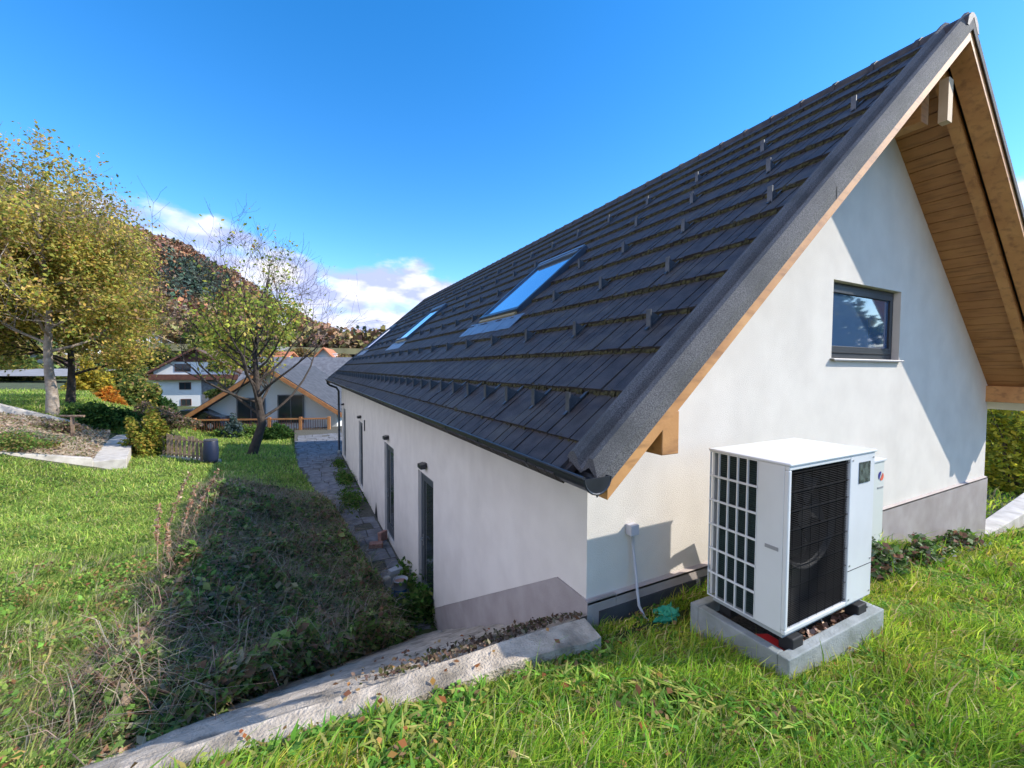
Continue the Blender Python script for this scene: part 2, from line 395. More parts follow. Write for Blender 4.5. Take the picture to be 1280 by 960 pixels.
def fallen_leaves():
    n = 320; x = RNG.uniform(-.8, 9, n); y = RNG.uniform(.6, 2.6, n)
    P = np.stack([x, y, H(x, y)+RNG.uniform(.05, .10, n)], 1)
    n2 = 16; x2 = RNG.uniform(-.8, 2, n2); P2 = np.stack([x2, RNG.uniform(2.43, 2.62, n2), np.full(n2, -1.943)], 1)
    n3 = 30; x3 = RNG.uniform(0, 2, n3); y3 = RNG.uniform(2.7, 4.5, n3); k = in_poly(x3, y3, SLAB); x3, y3 = x3[k], y3[k]
    P3 = np.stack([x3, y3, -1.975-.6*(y3-2.64)], 1)
    P = np.concatenate([P, P2, P3]); n = len(P)
    V, Fq, C = leaf_geo(P, RNG.uniform(.022, .05, n), pick([(.36, .13, .05), (.45, .25, .08), (.25, .12, .06), (.5, .34, .15)], n), up=2.2, aspect=1.3)
    o = np_mesh('fallen_leaves', V, Fq, foliage, col=C); tag(o, 'brown and orange fallen leaves lying in the grass', 'leaves', kind='stuff')
fallen_leaves()

def lawn():
    parts = []
    # sunlit and shaded lawn left of the house
    n = 900000; d = np.exp(RNG.uniform(math.log(2.2), math.log(36), n)); u = RNG.uniform(-690, -170, n)/F
    x = d*u*cos(YAW)+d*sin(YAW); y = -d*u*sin(YAW)+d*cos(YAW)
    k = (x < path_left(y)-.02) & (y > 2.75) & ~in_poly(x, y, SLAB) & ~in_poly(x, y, [(-5.6, 20.0), (-7.1, 27.2), (-16, 25.6), (-13.5, 17.3), (-9.4, 18.2), (-6.5, 19.6)])
    k &= ~((x > -1.7) & (y < 13))
    x, y, d = x[k], y[k], d[k]
    keep = RNG.uniform(0, 1, len(x)) < np.clip(.62*(d/8)**-.3, .2, 1); x, y, d = x[keep], y[keep], d[keep]
    P = np.stack([x, y, H(x, y)-.01], 1); n = len(P)
    rough = sstep(1.2, -1.2, vnoise(x, y, .5, 3)+.25*(y-9))
    h = (.06+.0028*d)*RNG.gamma(5, .2, n)*(1+.5*vnoise(x, y, 1.3, 6)); w = (.0042+.0011*d)*RNG.uniform(.7, 1.5, n)
    c = pick(G_LAWN, n, w=[.32, .3, .16, .14, .08]); c *= (1+.22*vnoise(x, y, .9, 2)+.12*vnoise(x, y, 4, 2))[:, None]
    parts.append(blade_geo(P, h, w, RNG.uniform(.3, 1.3, n), c))
    n = 26000; x = RNG.uniform(-14, -1.7, n); y = RNG.uniform(3.5, 17, n)
    k = vnoise(x, y, 2.2, 9) > .1; x, y = x[k], y[k]; n = len(x)
    P = np.stack([x, y, H(x, y)+RNG.uniform(.02, .09, n)], 1)
    parts.append(leaf_geo(P, RNG.uniform(.025, .06, n), pick([(.10, .22, .04), (.17, .3, .05), (.26, .28, .06)], n), up=1.0))
    V, Fq, C = join_geo(parts)
    o = np_mesh('lawn_grass', V, Fq, foliage, col=C); tag(o, 'green lawn left of the house, partly in its shadow', 'grass', kind='stuff')
lawn()

def tall_grass():
    parts = []
    n = 3000; x = RNG.uniform(-5.5, -1.0, n); y = RNG.uniform(2.7, 9.5, n)
    k = (x < -1.0-.25*(y-3)*.3) & ~in_poly(x, y, [(a-.1, b+.15) for a, b in SLAB]) & (vnoise(x, y, 1.3, 4) > -.35-.9*(y < 6.5)) ; x, y = x[k], y[k]
    k = RNG.uniform(0, 1, len(x)) < sstep(10, 6.5, y); x, y = x[k], y[k]; m = len(x)
    per = 34; sc = RNG.uniform(.4, 1.3, m); cd = RNG.normal(.5, 1.3, m)
    cc = pick([(.30, .44, .08), (.46, .52, .13), (.58, .48, .24), (.66, .56, .35), (.46, .26, .13), (.17, .29, .05)], m, w=[.3, .22, .17, .1, .06, .15])
    bx = np.repeat(x, per)+RNG.normal(0, .06, m*per); by = np.repeat(y, per)+RNG.normal(0, .06, m*per)
    sc = np.repeat(sc, per); cd = np.repeat(cd, per); cc = np.repeat(cc, per, 0)
    k = ~in_poly(bx, by, SLAB); bx, by, sc, cd, cc = bx[k], by[k], sc[k], cd[k], cc[k]
    P = np.stack([bx, by, H(bx, by)-.02], 1); n = len(P)
    parts.append(blade_geo(P, sc*RNG.uniform(.10, .38, n), RNG.uniform(.007, .014, n), RNG.uniform(.15, 1.0, n), cc*(1+RNG.normal(0, .18, (n, 1))), dirs=cd+RNG.normal(0, .5, n)))
    n = 26000; x = RNG.uniform(-4.8, -1.1, n); y = RNG.uniform(3, 8.5, n); k = (vnoise(x, y, 2.7, 1) > .0) & ~in_poly(x, y, SLAB); x, y = x[k], y[k]; n = len(x)
    P = np.stack([x, y, H(x, y)+RNG.uniform(.05, .3, n)], 1)
    parts.append(leaf_geo(P, RNG.uniform(.018, .045, n), pick([(.22, .40, .07), (.32, .44, .09), (.42, .32, .12), (.38, .18, .09)], n, w=[.4, .35, .15, .1])))
    V, Fq, C = join_geo(parts)
    o = np_mesh('tall_grass', V, Fq, foliage, col=C); tag(o, 'tall half-dry grass with straw-coloured blades on the bank at lower left', 'grass', kind='stuff')
tall_grass()

# bramble thicket in the shade between the lawn and the paved path
def thick_h(x, y):
    inside = sstep(-2.0, -1.2, x+.10*(y-8)*(y > 8))*sstep(0, .55, path_left(np.maximum(y, 6.5))-x+.25)*sstep(3.3, 4.6, y)*sstep(17.5, 12, y)
    return .74*inside*(.72+.5*vnoise(x, y, 1.1, 7)+.28*vnoise(x, y, 3, 2)+.15*vnoise(x, y, 7, 5))
def thicket():
    parts = []
    n = 300000; x = RNG.uniform(-2.3, 1.7, n); y = 3.2+RNG.beta(1.1, 1.7, n)*14
    k = ~in_poly(x, y, [(a, b-.08) for a, b in SLAB]) & (x < path_left(y)+.25); x, y = x[k], y[k]; hh = thick_h(x, y); k = hh > .05; x, y, hh = x[k], y[k], hh[k]; n = len(x)
    z = H(x, y)+hh*(1-np.abs(RNG.normal(0, .33, n)))+RNG.normal(0, .03, n)
    P = np.stack([x, y, np.maximum(z, H(x, y))], 1)
    c = pick([(.15, .27, .055), (.25, .36, .09), (.36, .42, .13), (.34, .20, .11), (.42, .33, .2), (.06, .10, .03)], n, w=[.22, .19, .12, .18, .19, .10])
    parts.append(leaf_geo(P, RNG.gamma(3, .0085, n)*(1+.05*y)+.007, c*(1+.35*vnoise(x, y, 2.3, 6))[:, None], up=.4, aspect=1.7))
    n = 22000; x = RNG.uniform(-2.2, 1.4, n); y = RNG.uniform(3.6, 15, n); hh = thick_h(x, y); k = (hh > .15) & ~in_poly(x, y, SLAB); x, y, hh = x[k], y[k], hh[k]; n = len(x)
    P = np.stack([x, y, H(x, y)+hh*RNG.uniform(.35, .95, n)], 1)
    parts.append(blade_geo(P, RNG.uniform(.2, .55, n), RNG.uniform(.004, .009, n), RNG.uniform(.5, 2.2, n), pick([(.42, .31, .22), (.32, .2, .13), (.5, .42, .3), (.16, .22, .07)], n)))
    V, Fq, C = join_geo(parts)
    o = np_mesh('bramble_thicket', V, Fq, foliage, col=C); tag(o, 'tangled bramble undergrowth in shade beside the paved path', 'undergrowth', kind='stuff')
thicket()

def wall_weeds():
    parts = []
    spots = [(1.9, 7.2, .5, .35, 1600, .55), (2.0, 8.0, .08, .2, 160, .5), (1.6, 14.6, .35, 1.1, 900, .3), (1.7, 17.5, .3, 1.2, 900, .28), (1.75, 20.3, .25, 1.1, 500, .25), (1.95, 8.6, .1, .3, 260, .45)]
    for cx, cy, rx, ry, n, h in spots:
        x = np.minimum(cx+RNG.normal(0, rx*.5, n), 2.06); y = cy+RNG.normal(0, ry*.5, n)
        zb = np.where(y < 6.6, -2-.6*(y-2.64), -4.42)
        P = np.stack([x, y, np.maximum(zb, -4.44)+np.abs(RNG.normal(0, h*.4, n))], 1)
        parts.append(leaf_geo(P, RNG.uniform(.03, .08, n), pick([(.05, .13, .02), (.09, .19, .03), (.15, .2, .05)], n), up=.6))
    V, Fq, C = join_geo(parts)
    o = np_mesh('path_weeds', V, Fq, foliage, col=C); tag(o, 'green weeds growing along the foot of the long white wall', 'weeds', kind='stuff')
wall_weeds()

# ------------------------------------------------------------------ paved path
def path():
    base = MB(); ys = np.linspace(6.4, 34, 40)
    for a, b in zip(ys[:-1], ys[1:]):
        base.quad((float(path_left(a))-.05, a, -4.435), (2.12 if a < 23 else 3.2, a, -4.435), (2.12 if b < 23 else 3.2, b, -4.435), (float(path_left(b))-.05, b, -4.435))
    o = base.build('path_bed', mat('path_bed', (.07, .065, .05), (.12, .115, .09), 14, 1, .5, 60)); tag(o, 'dirt bed under the paved path', 'path', kind='structure')
    s = MB(); y = 6.5; rr = random.Random(4)
    while y < 30:
        hgt = rr.uniform(.35, .62); x = float(path_left(y+hgt/2))+rr.uniform(-.05, .15); xr = 2.03 if y < 23 else 3.0
        while x < xr:
            w = rr.uniform(.35, .7); x1 = min(x+w, xr+.02)
            if x1-x > .12 and rr.random() > .05 and not (y > 12.5 and y < 21 and x > 1.35 and rr.random() < .6):
                g2 = .012; t = rr.uniform(.02, .035); j = lambda: rr.uniform(-.03, .03)
                dz = [rr.uniform(-.006, .006) for _ in range(4)]
                p = [(x+g2+j()*.6, y+g2+j()*.6), (x1-g2+j()*.6, y+g2+j()*.6), (x1-g2+j()*.6, y+hgt-g2+j()*.6), (x+g2+j()*.6, y+hgt-g2+j()*.6)]
                s.hexa([(a, b, -4.44) for a, b in p]+[(a, b, -4.44+t+q) for (a, b), q in zip(p, dz)])
            x = x1
        y += hgt
    o = s.build('path', stone_m, bevel=.012); tag(o, 'worn grey paving slabs along the long white wall', 'path', kind='structure')
path()

# ------------------------------------------------------------------ house
XE, XR, ZR, SL = 1.42, 6.53, 3.79, .875
AL = math.atan(SL); SA, CA = sin(AL), cos(AL)
Y0, Y1 = 1.842, 23.25
def RP(side, x, y, n):
    z = ZR - SL*(XR-x)
    X = x - SA*n; Z = z + CA*n
    return (X if side == 0 else 2*XR-X, y, Z)
WX0, WX1, WY0, WY1 = 2.1, 10.96, 2.703, 22.75
ZP = -1.89
house = thing('house', (WX0, WY0, -4.4), 'long white rendered house with a steep dark tiled roof and wooden eaves', 'house')

def tiles(side):
    s = MB(); rr = random.Random(side+3)
    edges = [XE, 1.63]+[1.63+.352*k for k in range(1, 14)]+[XR]
    for ci in range(len(edges)-1):
        a, b = edges[ci], edges[ci+1]
        b2 = min(b+.03, XR) if ci < len(edges)-2 else XR
        y = 2.11
        while y < Y1-.05:
            w = rr.choice([.085, .11, .14, .165, .2]) if side == 0 else .5
            y1 = min(y+w, Y1-.04); dn = rr.uniform(0, .007)
            n0 = .05+dn*1.6; n1 = .010+dn*.3 if ci else .03
            g2 = .0065
            P = [RP(side, a, y+g2, -.01), RP(side, b2, y+g2, -.02), RP(side, b2, y1-g2, -.02), RP(side, a, y1-g2, -.01),
                 RP(side, a, y+g2, n0), RP(side, b2, y+g2, n1), RP(side, b2, y1-g2, n1), RP(side, a, y1-g2, n0)]
            s.hexa(P)
            y = y1
        # continuous sheet beneath the planks (bottom of the joints)
        s.hexa([RP(side, a+.002, 2.08, -.02), RP(side, b, 2.08, -.03), RP(side, b, Y1-.05, -.03), RP(side, a+.002, Y1-.05, -.02),
                RP(side, a+.002, 2.08, .034), RP(side, b, 2.08, .002), RP(side, b, Y1-.05, .002), RP(side, a+.002, Y1-.05, .034)])
    return s.build('roof', tile_m, house)
roof0 = tiles(0); roof1 = tiles(1)
def moss():
    s = MB(); rr = random.Random(9)
    for k in range(0, 14):
        x = 1.63+.352*k; y = 2.13
        while y < Y1-.1:
            w = rr.uniform(.012, .04)*(1+y*.08); t = rr.uniform(.014, .036); h = rr.uniform(.022, .046)
            if rr.random() < .93:
                s.hexa([RP(0, x-t, y, -.0), RP(0, x+.012, y, 0), RP(0, x+.012, y+w, 0), RP(0, x-t*rr.uniform(.6, 1.1), y+w, 0),
                        RP(0, x-t*.5, y, h*.8), RP(0, x+.012, y, h+.012), RP(0, x+.012, y+w, h+.012), RP(0, x-t*.5, y+w, h*.7)])
            y += w
    o = s.build('moss', moss_m, roof0); return o
moss()
# ridge cap in overlapping pieces
s = MB(); y = Y0
while y < Y1:
    y1 = min(y+.42, Y1+.02)
    prof = [(-.16, -.10), (-.13, .0), (-.07, .055), (0, .075), (.07, .055), (.13, 0), (.16, -.10), (.12, -.10), (0, .03), (-.12, -.10)]
    s.prism(prof, lambda a, b, t: (XR+a*(1+.0*(t)), t, ZR-.025+b), y, y1+.03)
    y = y1
    s2 = y
for yy in np.arange(Y0+.42, Y1, .42):
    s.prism([(-.175, -.10), (-.14, .005), (-.075, .066), (0, .088), (.075, .066), (.14, .005), (.175, -.10)], lambda a, b, t: (XR+a, t, ZR-.025+b), yy-.02, yy+.035)
s.build('ridge_cap', tile_m, house)
# verge trims (near and far gable)
def slope_prism(mb, side, prof, x0, x1):
    # prof in (y,n)
    # plumb cuts at both ends
    return mb.prism(prof, lambda a, b, t: RP(side, min(t, XR)+SA*b, a, b), x0, x1)
for side in (0, 1):
    s = MB()
    vp = [(2.15, .005), (2.14, .045), (2.11, .075), (2.07, .085), (2.035, .06), (2.01, .02), (1.98, .014), (1.95, .045), (1.92, .075), (1.885, .07), (1.86, .03), (1.842, -.01), (1.842, -.085), (1.852, -.085), (1.856, -.01), (1.92, .03), (2.0, -.005), (2.1, .03)]
    for xa in np.arange(XE+.02, XR-.05, 2.45):
        xb = min(xa+2.46, XR)
        slope_prism(s, side, [(a+.002*(int(xa*10) % 2), b) for a, b in vp], max(xa, 1.50), xb)
    s.build('verge_trim', verge_m, house)
    s = MB(); vf = [(Y1-.2, .005), (Y1-.1, .07), (Y1, .05), (Y1, -.15), (Y1-.02, -.15), (Y1-.03, .0)]
    slope_prism(s, side, vf, 1.5, XR); s.build('verge_trim', verge_m, house)
    # barge board
    s = MB(); slope_prism(s, side, [(1.862, -.03), (1.862, -.168), (2.06, -.168), (2.06, -.03)], XE+.17, XR); s.build('barge_board', wood, house)
    # inner rafter beside the barge board
    s = MB(); slope_prism(s, side, [(2.10, -.10), (2.10, -.225), (2.20, -.225), (2.20, -.10)], XE+.25, XR); s.build('rafter', wood, house)
    s = MB(); slope_prism(s, side, [(Y1-.12, -.03), (Y1-.12, -.2), (Y1-.04, -.2), (Y1-.04, -.03)], XE+.1, XR); s.build('barge_board', wood, house)
    # roof deck
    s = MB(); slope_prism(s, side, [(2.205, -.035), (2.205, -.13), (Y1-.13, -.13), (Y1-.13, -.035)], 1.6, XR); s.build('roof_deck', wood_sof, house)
    # soffit planks running out from the gable wall
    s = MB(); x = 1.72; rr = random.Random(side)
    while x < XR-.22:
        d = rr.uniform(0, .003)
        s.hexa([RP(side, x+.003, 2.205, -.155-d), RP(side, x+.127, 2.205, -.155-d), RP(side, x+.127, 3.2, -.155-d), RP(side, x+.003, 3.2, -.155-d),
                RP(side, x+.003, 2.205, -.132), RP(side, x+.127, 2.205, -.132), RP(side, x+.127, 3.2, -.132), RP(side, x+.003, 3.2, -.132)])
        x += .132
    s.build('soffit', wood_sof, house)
    # eave soffit and fascia
    s = MB(); slope_prism(s, side, [(2.205, -.132), (2.205, -.142), (Y1-.2, -.142), (Y1-.2, -.132)], 1.6, 2.2); s.build('eave_soffit', plaster, house)
# purlins: two at the eaves, one mid slope each side hidden, one at the ridge
def purlin(x0, x1, z0, z1, y0=1.90):
    MB().box(x0, y0, z0, x1, WY0+.3, z1).build('purlin', wood, house, bevel=.006)
purlin(2.06, 2.21, -.55, -.27); purlin(2*XR-2.21, 2*XR-2.06, -.55, -.27)
purlin(6.43, 6.62, 2.86, 3.36, 2.21); 
o = MB().box(6.47, 2.0, 2.78, 6.59, 2.08, 3.25).build('ridge_post', mat('pale_wood', (.56, .40, .24), (.64, .48, .31), 6, .7), house)

def gable_wall(y, thick, win=None, name='gable_wall'):
    s = MB(); dn = .185
    def top(x):
        xx = x if x <= XR else 2*XR-x
        return ZR-SL*(XR-xx)-dn/CA+.05
    x0, x1 = WX0, WX1
    zb = ZP
    if win:
        a, b, c, d = win   # x0,x1,z0,z1
        s.quad((x0, y, zb), (a, y, zb), (a, y, top(a)), (x0, y, top(x0)))
        s.quad((a, y, zb), (b, y, zb), (b, y, c), (a, y, c))
        if a < XR < b: s.quad((a, y, d), (b, y, d), (b, y, top(b)), (XR, y, top(XR)), (a, y, top(a)))
        s.quad((b, y, zb), (x1, y, zb), (x1, y, top(x1)), (b, y, top(b))) if b > XR else None
        t = .14
        s.quad((a, y, c), (a, y+t, c), (a, y+t, d), (a, y, d)); s.quad((b, y+t, c), (b, y, c), (b, y, d), (b, y+t, d))
        s.quad((a, y, d), (a, y+t, d), (b, y+t, d), (b, y, d)); s.quad((a, y+t, c), (a, y, c), (b, y, c), (b, y+t, c))
    else:
        s.quad((x0, y, -5.2), (x1, y, -5.2), (x1, y, top(x1)), (XR, y, top(XR)), (x0, y, top(x0)))
    return s.build(name, plaster, house)
WIN = (5.72, 7.47, .14, 1.08)
gable_wall(WY0, .3, WIN); gable_wall(WY1, .3)
# long wall with door openings
DOORS = [(6.97, 7.97), (10.22, 11.40), (15.42, 16.40), (20.98, 22.1)]
DZ0, DZ1 = -4.35, -1.96
def long_wall():
    s = MB(); X = WX0; zt = -.5
    def q(y0, y1, z0, z1): s.quad((X, y1, z0), (X, y0, z0), (X, y0, z1), (X, y1, z1))
    # the plaster stops above a plinth that steps down with the slope
    s.quad((X, 3.12, ZP), (X, WY0, ZP), (X, WY0, zt), (X, 3.12, zt))
    s.quad((X, 6.97, -4.19), (X, 3.12, ZP), (X, 3.12, zt), (X, 6.97, zt))
    cuts = [6.97]
    prev = 6.97
    for i, (a, b) in enumerate(DOORS):
        if a > prev: q(prev, a, -4.55, zt)
        q(a, b, DZ1, zt); prev = b
        t = .16
        s.quad((X, a, DZ0), (X+t, a, DZ0), (X+t, a, DZ1), (X, a, DZ1)); s.quad((X+t, b, DZ0), (X, b, DZ0), (X, b, DZ1), (X+t, b, DZ1))
        s.quad((X, a, DZ1), (X+t, a, DZ1), (X+t, b, DZ1), (X, b, DZ1))
        q(a, b, -4.55, DZ0); s.quad((X, a, DZ0), (X, b, DZ0), (X+t, b, DZ0), (X+t, a, DZ0))
    q(prev, WY1, -4.55, zt)
    s.build('long_wall', plaster, house)
    s = MB(); s.quad((WX1, WY0, -5), (WX1, WY1, -5), (WX1, WY1, -.45), (WX1, WY0, -.45)); s.build('right_wall', plaster, house)
long_wall()
# plinth on the long side (3 cm proud) and along the gable (4 cm proud)
s = MB(); X = WX0-.02
s.hexa([(X, WY0-.04, -2.9), (X, 3.12, -2.9), (X+.3, 3.12, -2.9), (X+.3, WY0-.04, -2.9), (X, WY0-.04, ZP-.001), (X, 3.12, ZP-.001), (X+.3, 3.12, ZP-.001), (X+.3, WY0-.04, ZP-.001)])
s.hexa([(X, 3.12, -5), (X, 6.96, -5), (X+.3, 6.96, -5), (X+.3, 3.12, -5), (X, 3.12, ZP-.001), (X, 6.96, -4.19), (X+.3, 6.96, -4.19), (X+.3, 3.12, ZP-.001)])
s.build('plinth', plinth_m, house)
s = MB(); s.box(WX0+.285, WY0-.04, -4.9, WX1+.02, WY0+.1, ZP-.012); s.build('plinth', plinth_m, house)
s = MB(); s.prism([(WY0-.04, ZP-.013), (WY0-.04, ZP-.03), (WY0+.05, ZP-.03), (WY0+.05, ZP+.002), (WY0-.002, ZP+.002)], lambda a, b, t: (t, a, b), WX0-.015, WX1+.018); s.build('plinth_ledge', mat('plinth_ledge', (.40, .34, .31), (.46, .40, .36), 5, .9), house)
s = MB(); s.box(WX0+.10, WY0-.052, -2.9, 4.6, WY0-.0405, ZP-.105); s.build('foundation_membrane', membrane, house)

# gable window
wf = MB(); a, b, c, d = WIN; y = WY0+.08
def ring(mb, x0, x1, z0, z1, y0, y1, t, tb=None):
    tb = tb or t
    mb.box(x0, y0, z0, x0+t, y1, z1); mb.box(x1-t, y0, z0, x1, y1, z1); mb.box(x0+t, y0, z1-t, x1-t, y1, z1); mb.box(x0+t, y0, z0, x1-t, y1, z0+tb)
ring(wf, a+.004, b-.004, c+.01, d-.004, y, y+.058, .06)
win = wf.build('window', frame_dk, house, bevel=.004)
s = MB(); ring(s, a+.066, b-.066, c+.072, d-.066, y-.015, y+.04, .062, .085); s.build('frame', frame_dk, win, bevel=.004)
s = MB(); s.box(a+.13, y+.01, c+.158, b-.13, y+.03, d-.13); s.build('pane', glass_dk, win)
s = MB(); s.prism([(WY0-.05, c-.012), (WY0-.05, c-.03), (WY0-.045, c-.03), (WY0-.04, c-.016), (WY0+.08, c-.0), (WY0+.08, c+.008), (WY0-.045, c-.006)], lambda p, q, t: (t, p, q), a-.03, b+.03)
s.build('sill', mat('sill_metal', (.33, .33, .34), None, rough=.4, metal=.4), win)

# doors: frame, dark glass leaf, handle
DL = ['nearest', 'second', 'third', 'far end']
for i, (a, b) in enumerate(DOORS):
    X = WX0+.055; s = MB()
    s.box(X, a+.004, DZ0+.004, X+.08, a+.07, DZ1-.004); s.box(X, b-.07, DZ0+.004, X+.08, b-.004, DZ1-.004); s.box(X, a+.07, DZ1-.075, X+.08, b-.07, DZ1-.004); s.box(X, a+.07, DZ0+.004, X+.08, b-.07, DZ0+.05)
    dr = s.build('door', frame_gr, house, bevel=.004)
    s = MB(); t = .11; X2 = X+.012; lf = (a+.072, b-.072, DZ0+.052, DZ1-.078)
    s.box(X2, lf[0], lf[2], X2+.05, lf[0]+t, lf[3]); s.box(X2, lf[1]-t, lf[2], X2+.05, lf[1], lf[3]); s.box(X2, lf[0]+t, lf[3]-t, X2+.05, lf[1]-t, lf[3]); s.box(X2, lf[0]+t, lf[2], X2+.05, lf[1]-t, lf[2]+.2)
    s.build('leaf', door_lf, dr, bevel=.004)
    s = MB(); s.box(X2+.015, lf[0]+t, lf[2]+.2, X2+.035, lf[1]-t, lf[3]-t); s.build('pane', door_gl, dr)
    s = MB(); yh = lf[1]-.055; s.box(X2-.008, yh-.018, -3.42, X2-.0005, yh+.018, -3.2); s.tube([(X2-.008, yh, -3.27), (X2-.05, yh, -3.27), (X2-.055, yh-.012, -3.27), (X2-.055, yh-.12, -3.27)], .009, 8); s.build('handle', mat('steel', (.5, .5, .5), None, rough=.3, metal=.9), dr)
# wall lamps
for yy in (7.42, 10.85, 15.8, 21.6):
    X = WX0
    s = MB(); s.box(X-.03, yy-.05, -1.80, X-.001, yy+.05, -1.72)
    lp = s.build('wall_lamp', metal_dk, house)
    s = MB(); s.prism([(X-.13, -1.815), (X-.13, -1.745), (X-.031, -1.72), (X-.031, -1.815)], lambda a, b, t: (a, t, b), yy-.11, yy+.11); s.build('shade', metal_dk, lp, bevel=.006)
    s = MB(); s.box(X-.12, yy-.095, -1.822, X-.04, yy+.095, -1.8155); s.build('diffuser', mat('lamp_diffuser', (.6, .6, .58), None, rough=.4), lp)
s = MB(); s.box(WX0-.03, 14.82, -2.15, WX0-.001, 14.9, -1.78); s.build('wall_thermometer', metal_dk, house)
# small triangular opening at the foot of the long wall
s = MB(); s.quad((WX0-.003, 12.98, -4.43), (WX0-.003, 12.45, -4.43), (WX0-.003, 12.75, -3.98)); s.build('wall_opening', mat('dark_hole', (.01, .01, .01), None), house)

# gutter
gy0, gy1 = Y0-.03, Y1
gr = .092; gx = 1.475; gz = -.60
prof = [(gx+gr*cos(t), gz+gr*sin(t)) for t in np.linspace(pi, 2*pi, 12)]
inner = [(gx+(gr-.006)*cos(t), gz+(gr-.006)*sin(t)) for t in np.linspace(2*pi, pi, 12)]
s = MB(); s.prism(prof+inner, lambda a, b, t: (a, t, b), gy0, gy1)
s.tube([(gx-gr, gy0, gz+.004), (gx-gr, gy1, gz+.004)], .011, 8)
gut = s.build('gutter', metal_dk, house)
s = MB(); s.prism(prof, lambda a, b, t: (a, t, b), gy0-.006, gy0); s.tube([(a, gy0-.003, b) for a, b in prof], .007, 6); s.build('end_cap', metal_dk, gut)
for yy in np.arange(2.45, 23, .85):
    s = MB(); pr = [(gx+(gr+.006)*cos(t), gz+(gr+.006)*sin(t)) for t in np.linspace(pi-.1, 2*pi-.4, 10)]; pi_ = [(gx+(gr+.001)*cos(t), gz+(gr+.001)*sin(t)) for t in np.linspace(2*pi-.4, pi-.1, 10)]
    s.prism(pr+pi_, lambda a, b, t: (a, t, b), yy, yy+.03); s.build('bracket', metal_dk, gut)
s = MB(); s.tube([(gx, 23.0, gz-.06), (gx, 23.0, gz-.2), (gx+.1, 23.0, gz-.3), (1.88, 23.0, gz-.42), (1.99, 23.0, gz-.6), (1.99, 23.0, -4.3)], .055, 10)
dp = s.build('downspout', metal_dk, house, smooth=True)
s = MB(); s.lathe([(.0, 0), (.09, 0), (.085, .16), (.06, .2), (.055, .2)], (1.99, 23.0, -4.42), 14); s.build('drain_collar', conc_gr, dp, smooth=True)
for zz in (-1.9, -3.2):
    s = MB(); s.lathe([(.05, 0), (.064, 0), (.064, .04), (.05, .04)], (1.99, 23.0, zz), 12); s.build('pipe_clamp', metal_dk, dp)

# snow guards
def guard_geo(x, y):
    s = MB(); w = .018
    # upright plumb plate
    p0 = Vector(RP(0, x, y, .02)); hh = .17
    s.box(p0.x-.006, y-.024, p0.z, p0.x+.006, y+.024, p0.z+hh)
    # bracing gusset behind it
    q0 = Vector(RP(0, x+.13, y, .03))
    s.prism([(p0.x+.007, p0.z+hh-.01), (p0.x+.007, p0.z+.02), (q0.x, q0.z)], lambda a, b, t: (a, t, b), y-.004, y+.004)
    # strap running up under the next course
    s.hexa([RP(0, x-.02, y-.014, .048), RP(0, x+.26, y-.014, .024), RP(0, x+.26, y+.014, .024), RP(0, x-.02, y+.014, .048),
            RP(0, x-.02, y-.014, .053), RP(0, x+.26, y-.014, .030), RP(0, x+.26, y+.014, .030), RP(0, x-.02, y+.014, .053)])
    return s
gs = []
for k in range(40): gs.append((1.79, 2.53+.5*k))
for k in range(20): gs += [(2.53, 2.48+1.0*k), (3.22, 2.93+1.0*k), (3.91, 2.38+.97*k), (4.59, 2.82+.99*k), (5.28, 2.36+.97*k)]
SKY = [(5.80, 7.30), (13.15, 14.65), (20.6, 22.1)]
def blocked(x, y): return any(a-.25 < y < b+.25 and 2.8 < x < 4.62 for a, b in SKY)
gs = [g2 for g2 in gs if g2[1] < 22.9 and not blocked(*g2)]
gs.sort(key=lambda p: RP(0, p[0], p[1], 0)[0]**2+p[1]**2)
base_g = None
for i, (x, y) in enumerate(gs[:96]):
    if base_g is None:
        base_g = guard_geo(x, y).build('snow_guard', metal_snow, house); bx, by = x, y; bp = Vector(RP(0, bx, by, 0))
    else:
        c = base_g.copy(); COL.objects.link(c); c.location = Vector(RP(0, x, y, 0))-bp
if len(gs) > 96:
    s = MB()
    for x, y in gs[96:]:
        q = guard_geo(x, y); n = len(s.v); s.v += q.v; s.f += [tuple(n+i for i in f) for f in q.f]; s.m += q.m
    o = s.build('snow_guards', metal_snow, house); o['kind'] = 'stuff'

# skylights
for i, (a, b) in enumerate(SKY):
    x0, x1 = 3.16, 4.5
    s = MB(); T = lambda x, y, n: RP(0, x, y, n)
    for bx_ in ((x0, a, x1, a+.075), (x0, b-.075, x1, b), (x0, a+.075, x0+.06, b-.075), (x1-.14, a+.075, x1, b-.075)):
        s.box(bx_[0], bx_[1], .0, bx_[2], bx_[3], .115, T)
    sk = s.build('skylight', mat('skylight_frame', (.05, .07, .10), (.07, .09, .125), 5, .35, metal=.5), house, bevel=.006)
    s = MB(); s.box(x0+.062, a+.077, .07, x1-.142, b-.077, .09, T); s.build('pane', sky_glass, sk)
    s = MB(); s.box(x1-.13, a+.08, .118, x1-.085, b-.08, .135, T); s.box(x1-.065, a+.02, .118, x1-.005, b-.02, .14, T); s.build('hood', lead, sk)
    s = MB(); s.box(x0-.055, a+.05, .03, x0-.003, b-.05, .075, T); s.build('bottom_rail', mat('gold_rail', (.30, .24, .12), None, rough=.5), sk)
    s = MB(); n = 12
    for k in range(n):
        ya = a-.3+(b-a+.6)*k/n; yb = a-.3+(b-a+.6)*(k+1)/n; d = .004*math.sin(k*2.3)
        s.hexa([T(x0-.33, ya, .035+d), T(x0-.06, ya, .045), T(x0-.06, yb, .045), T(x0-.33, yb, .035+d), T(x0-.33, ya, .05+d), T(x0-.06, ya, .055), T(x0-.06, yb, .055), T(x0-.33, yb, .05+d)])
    s.build('flashing', lead, sk)

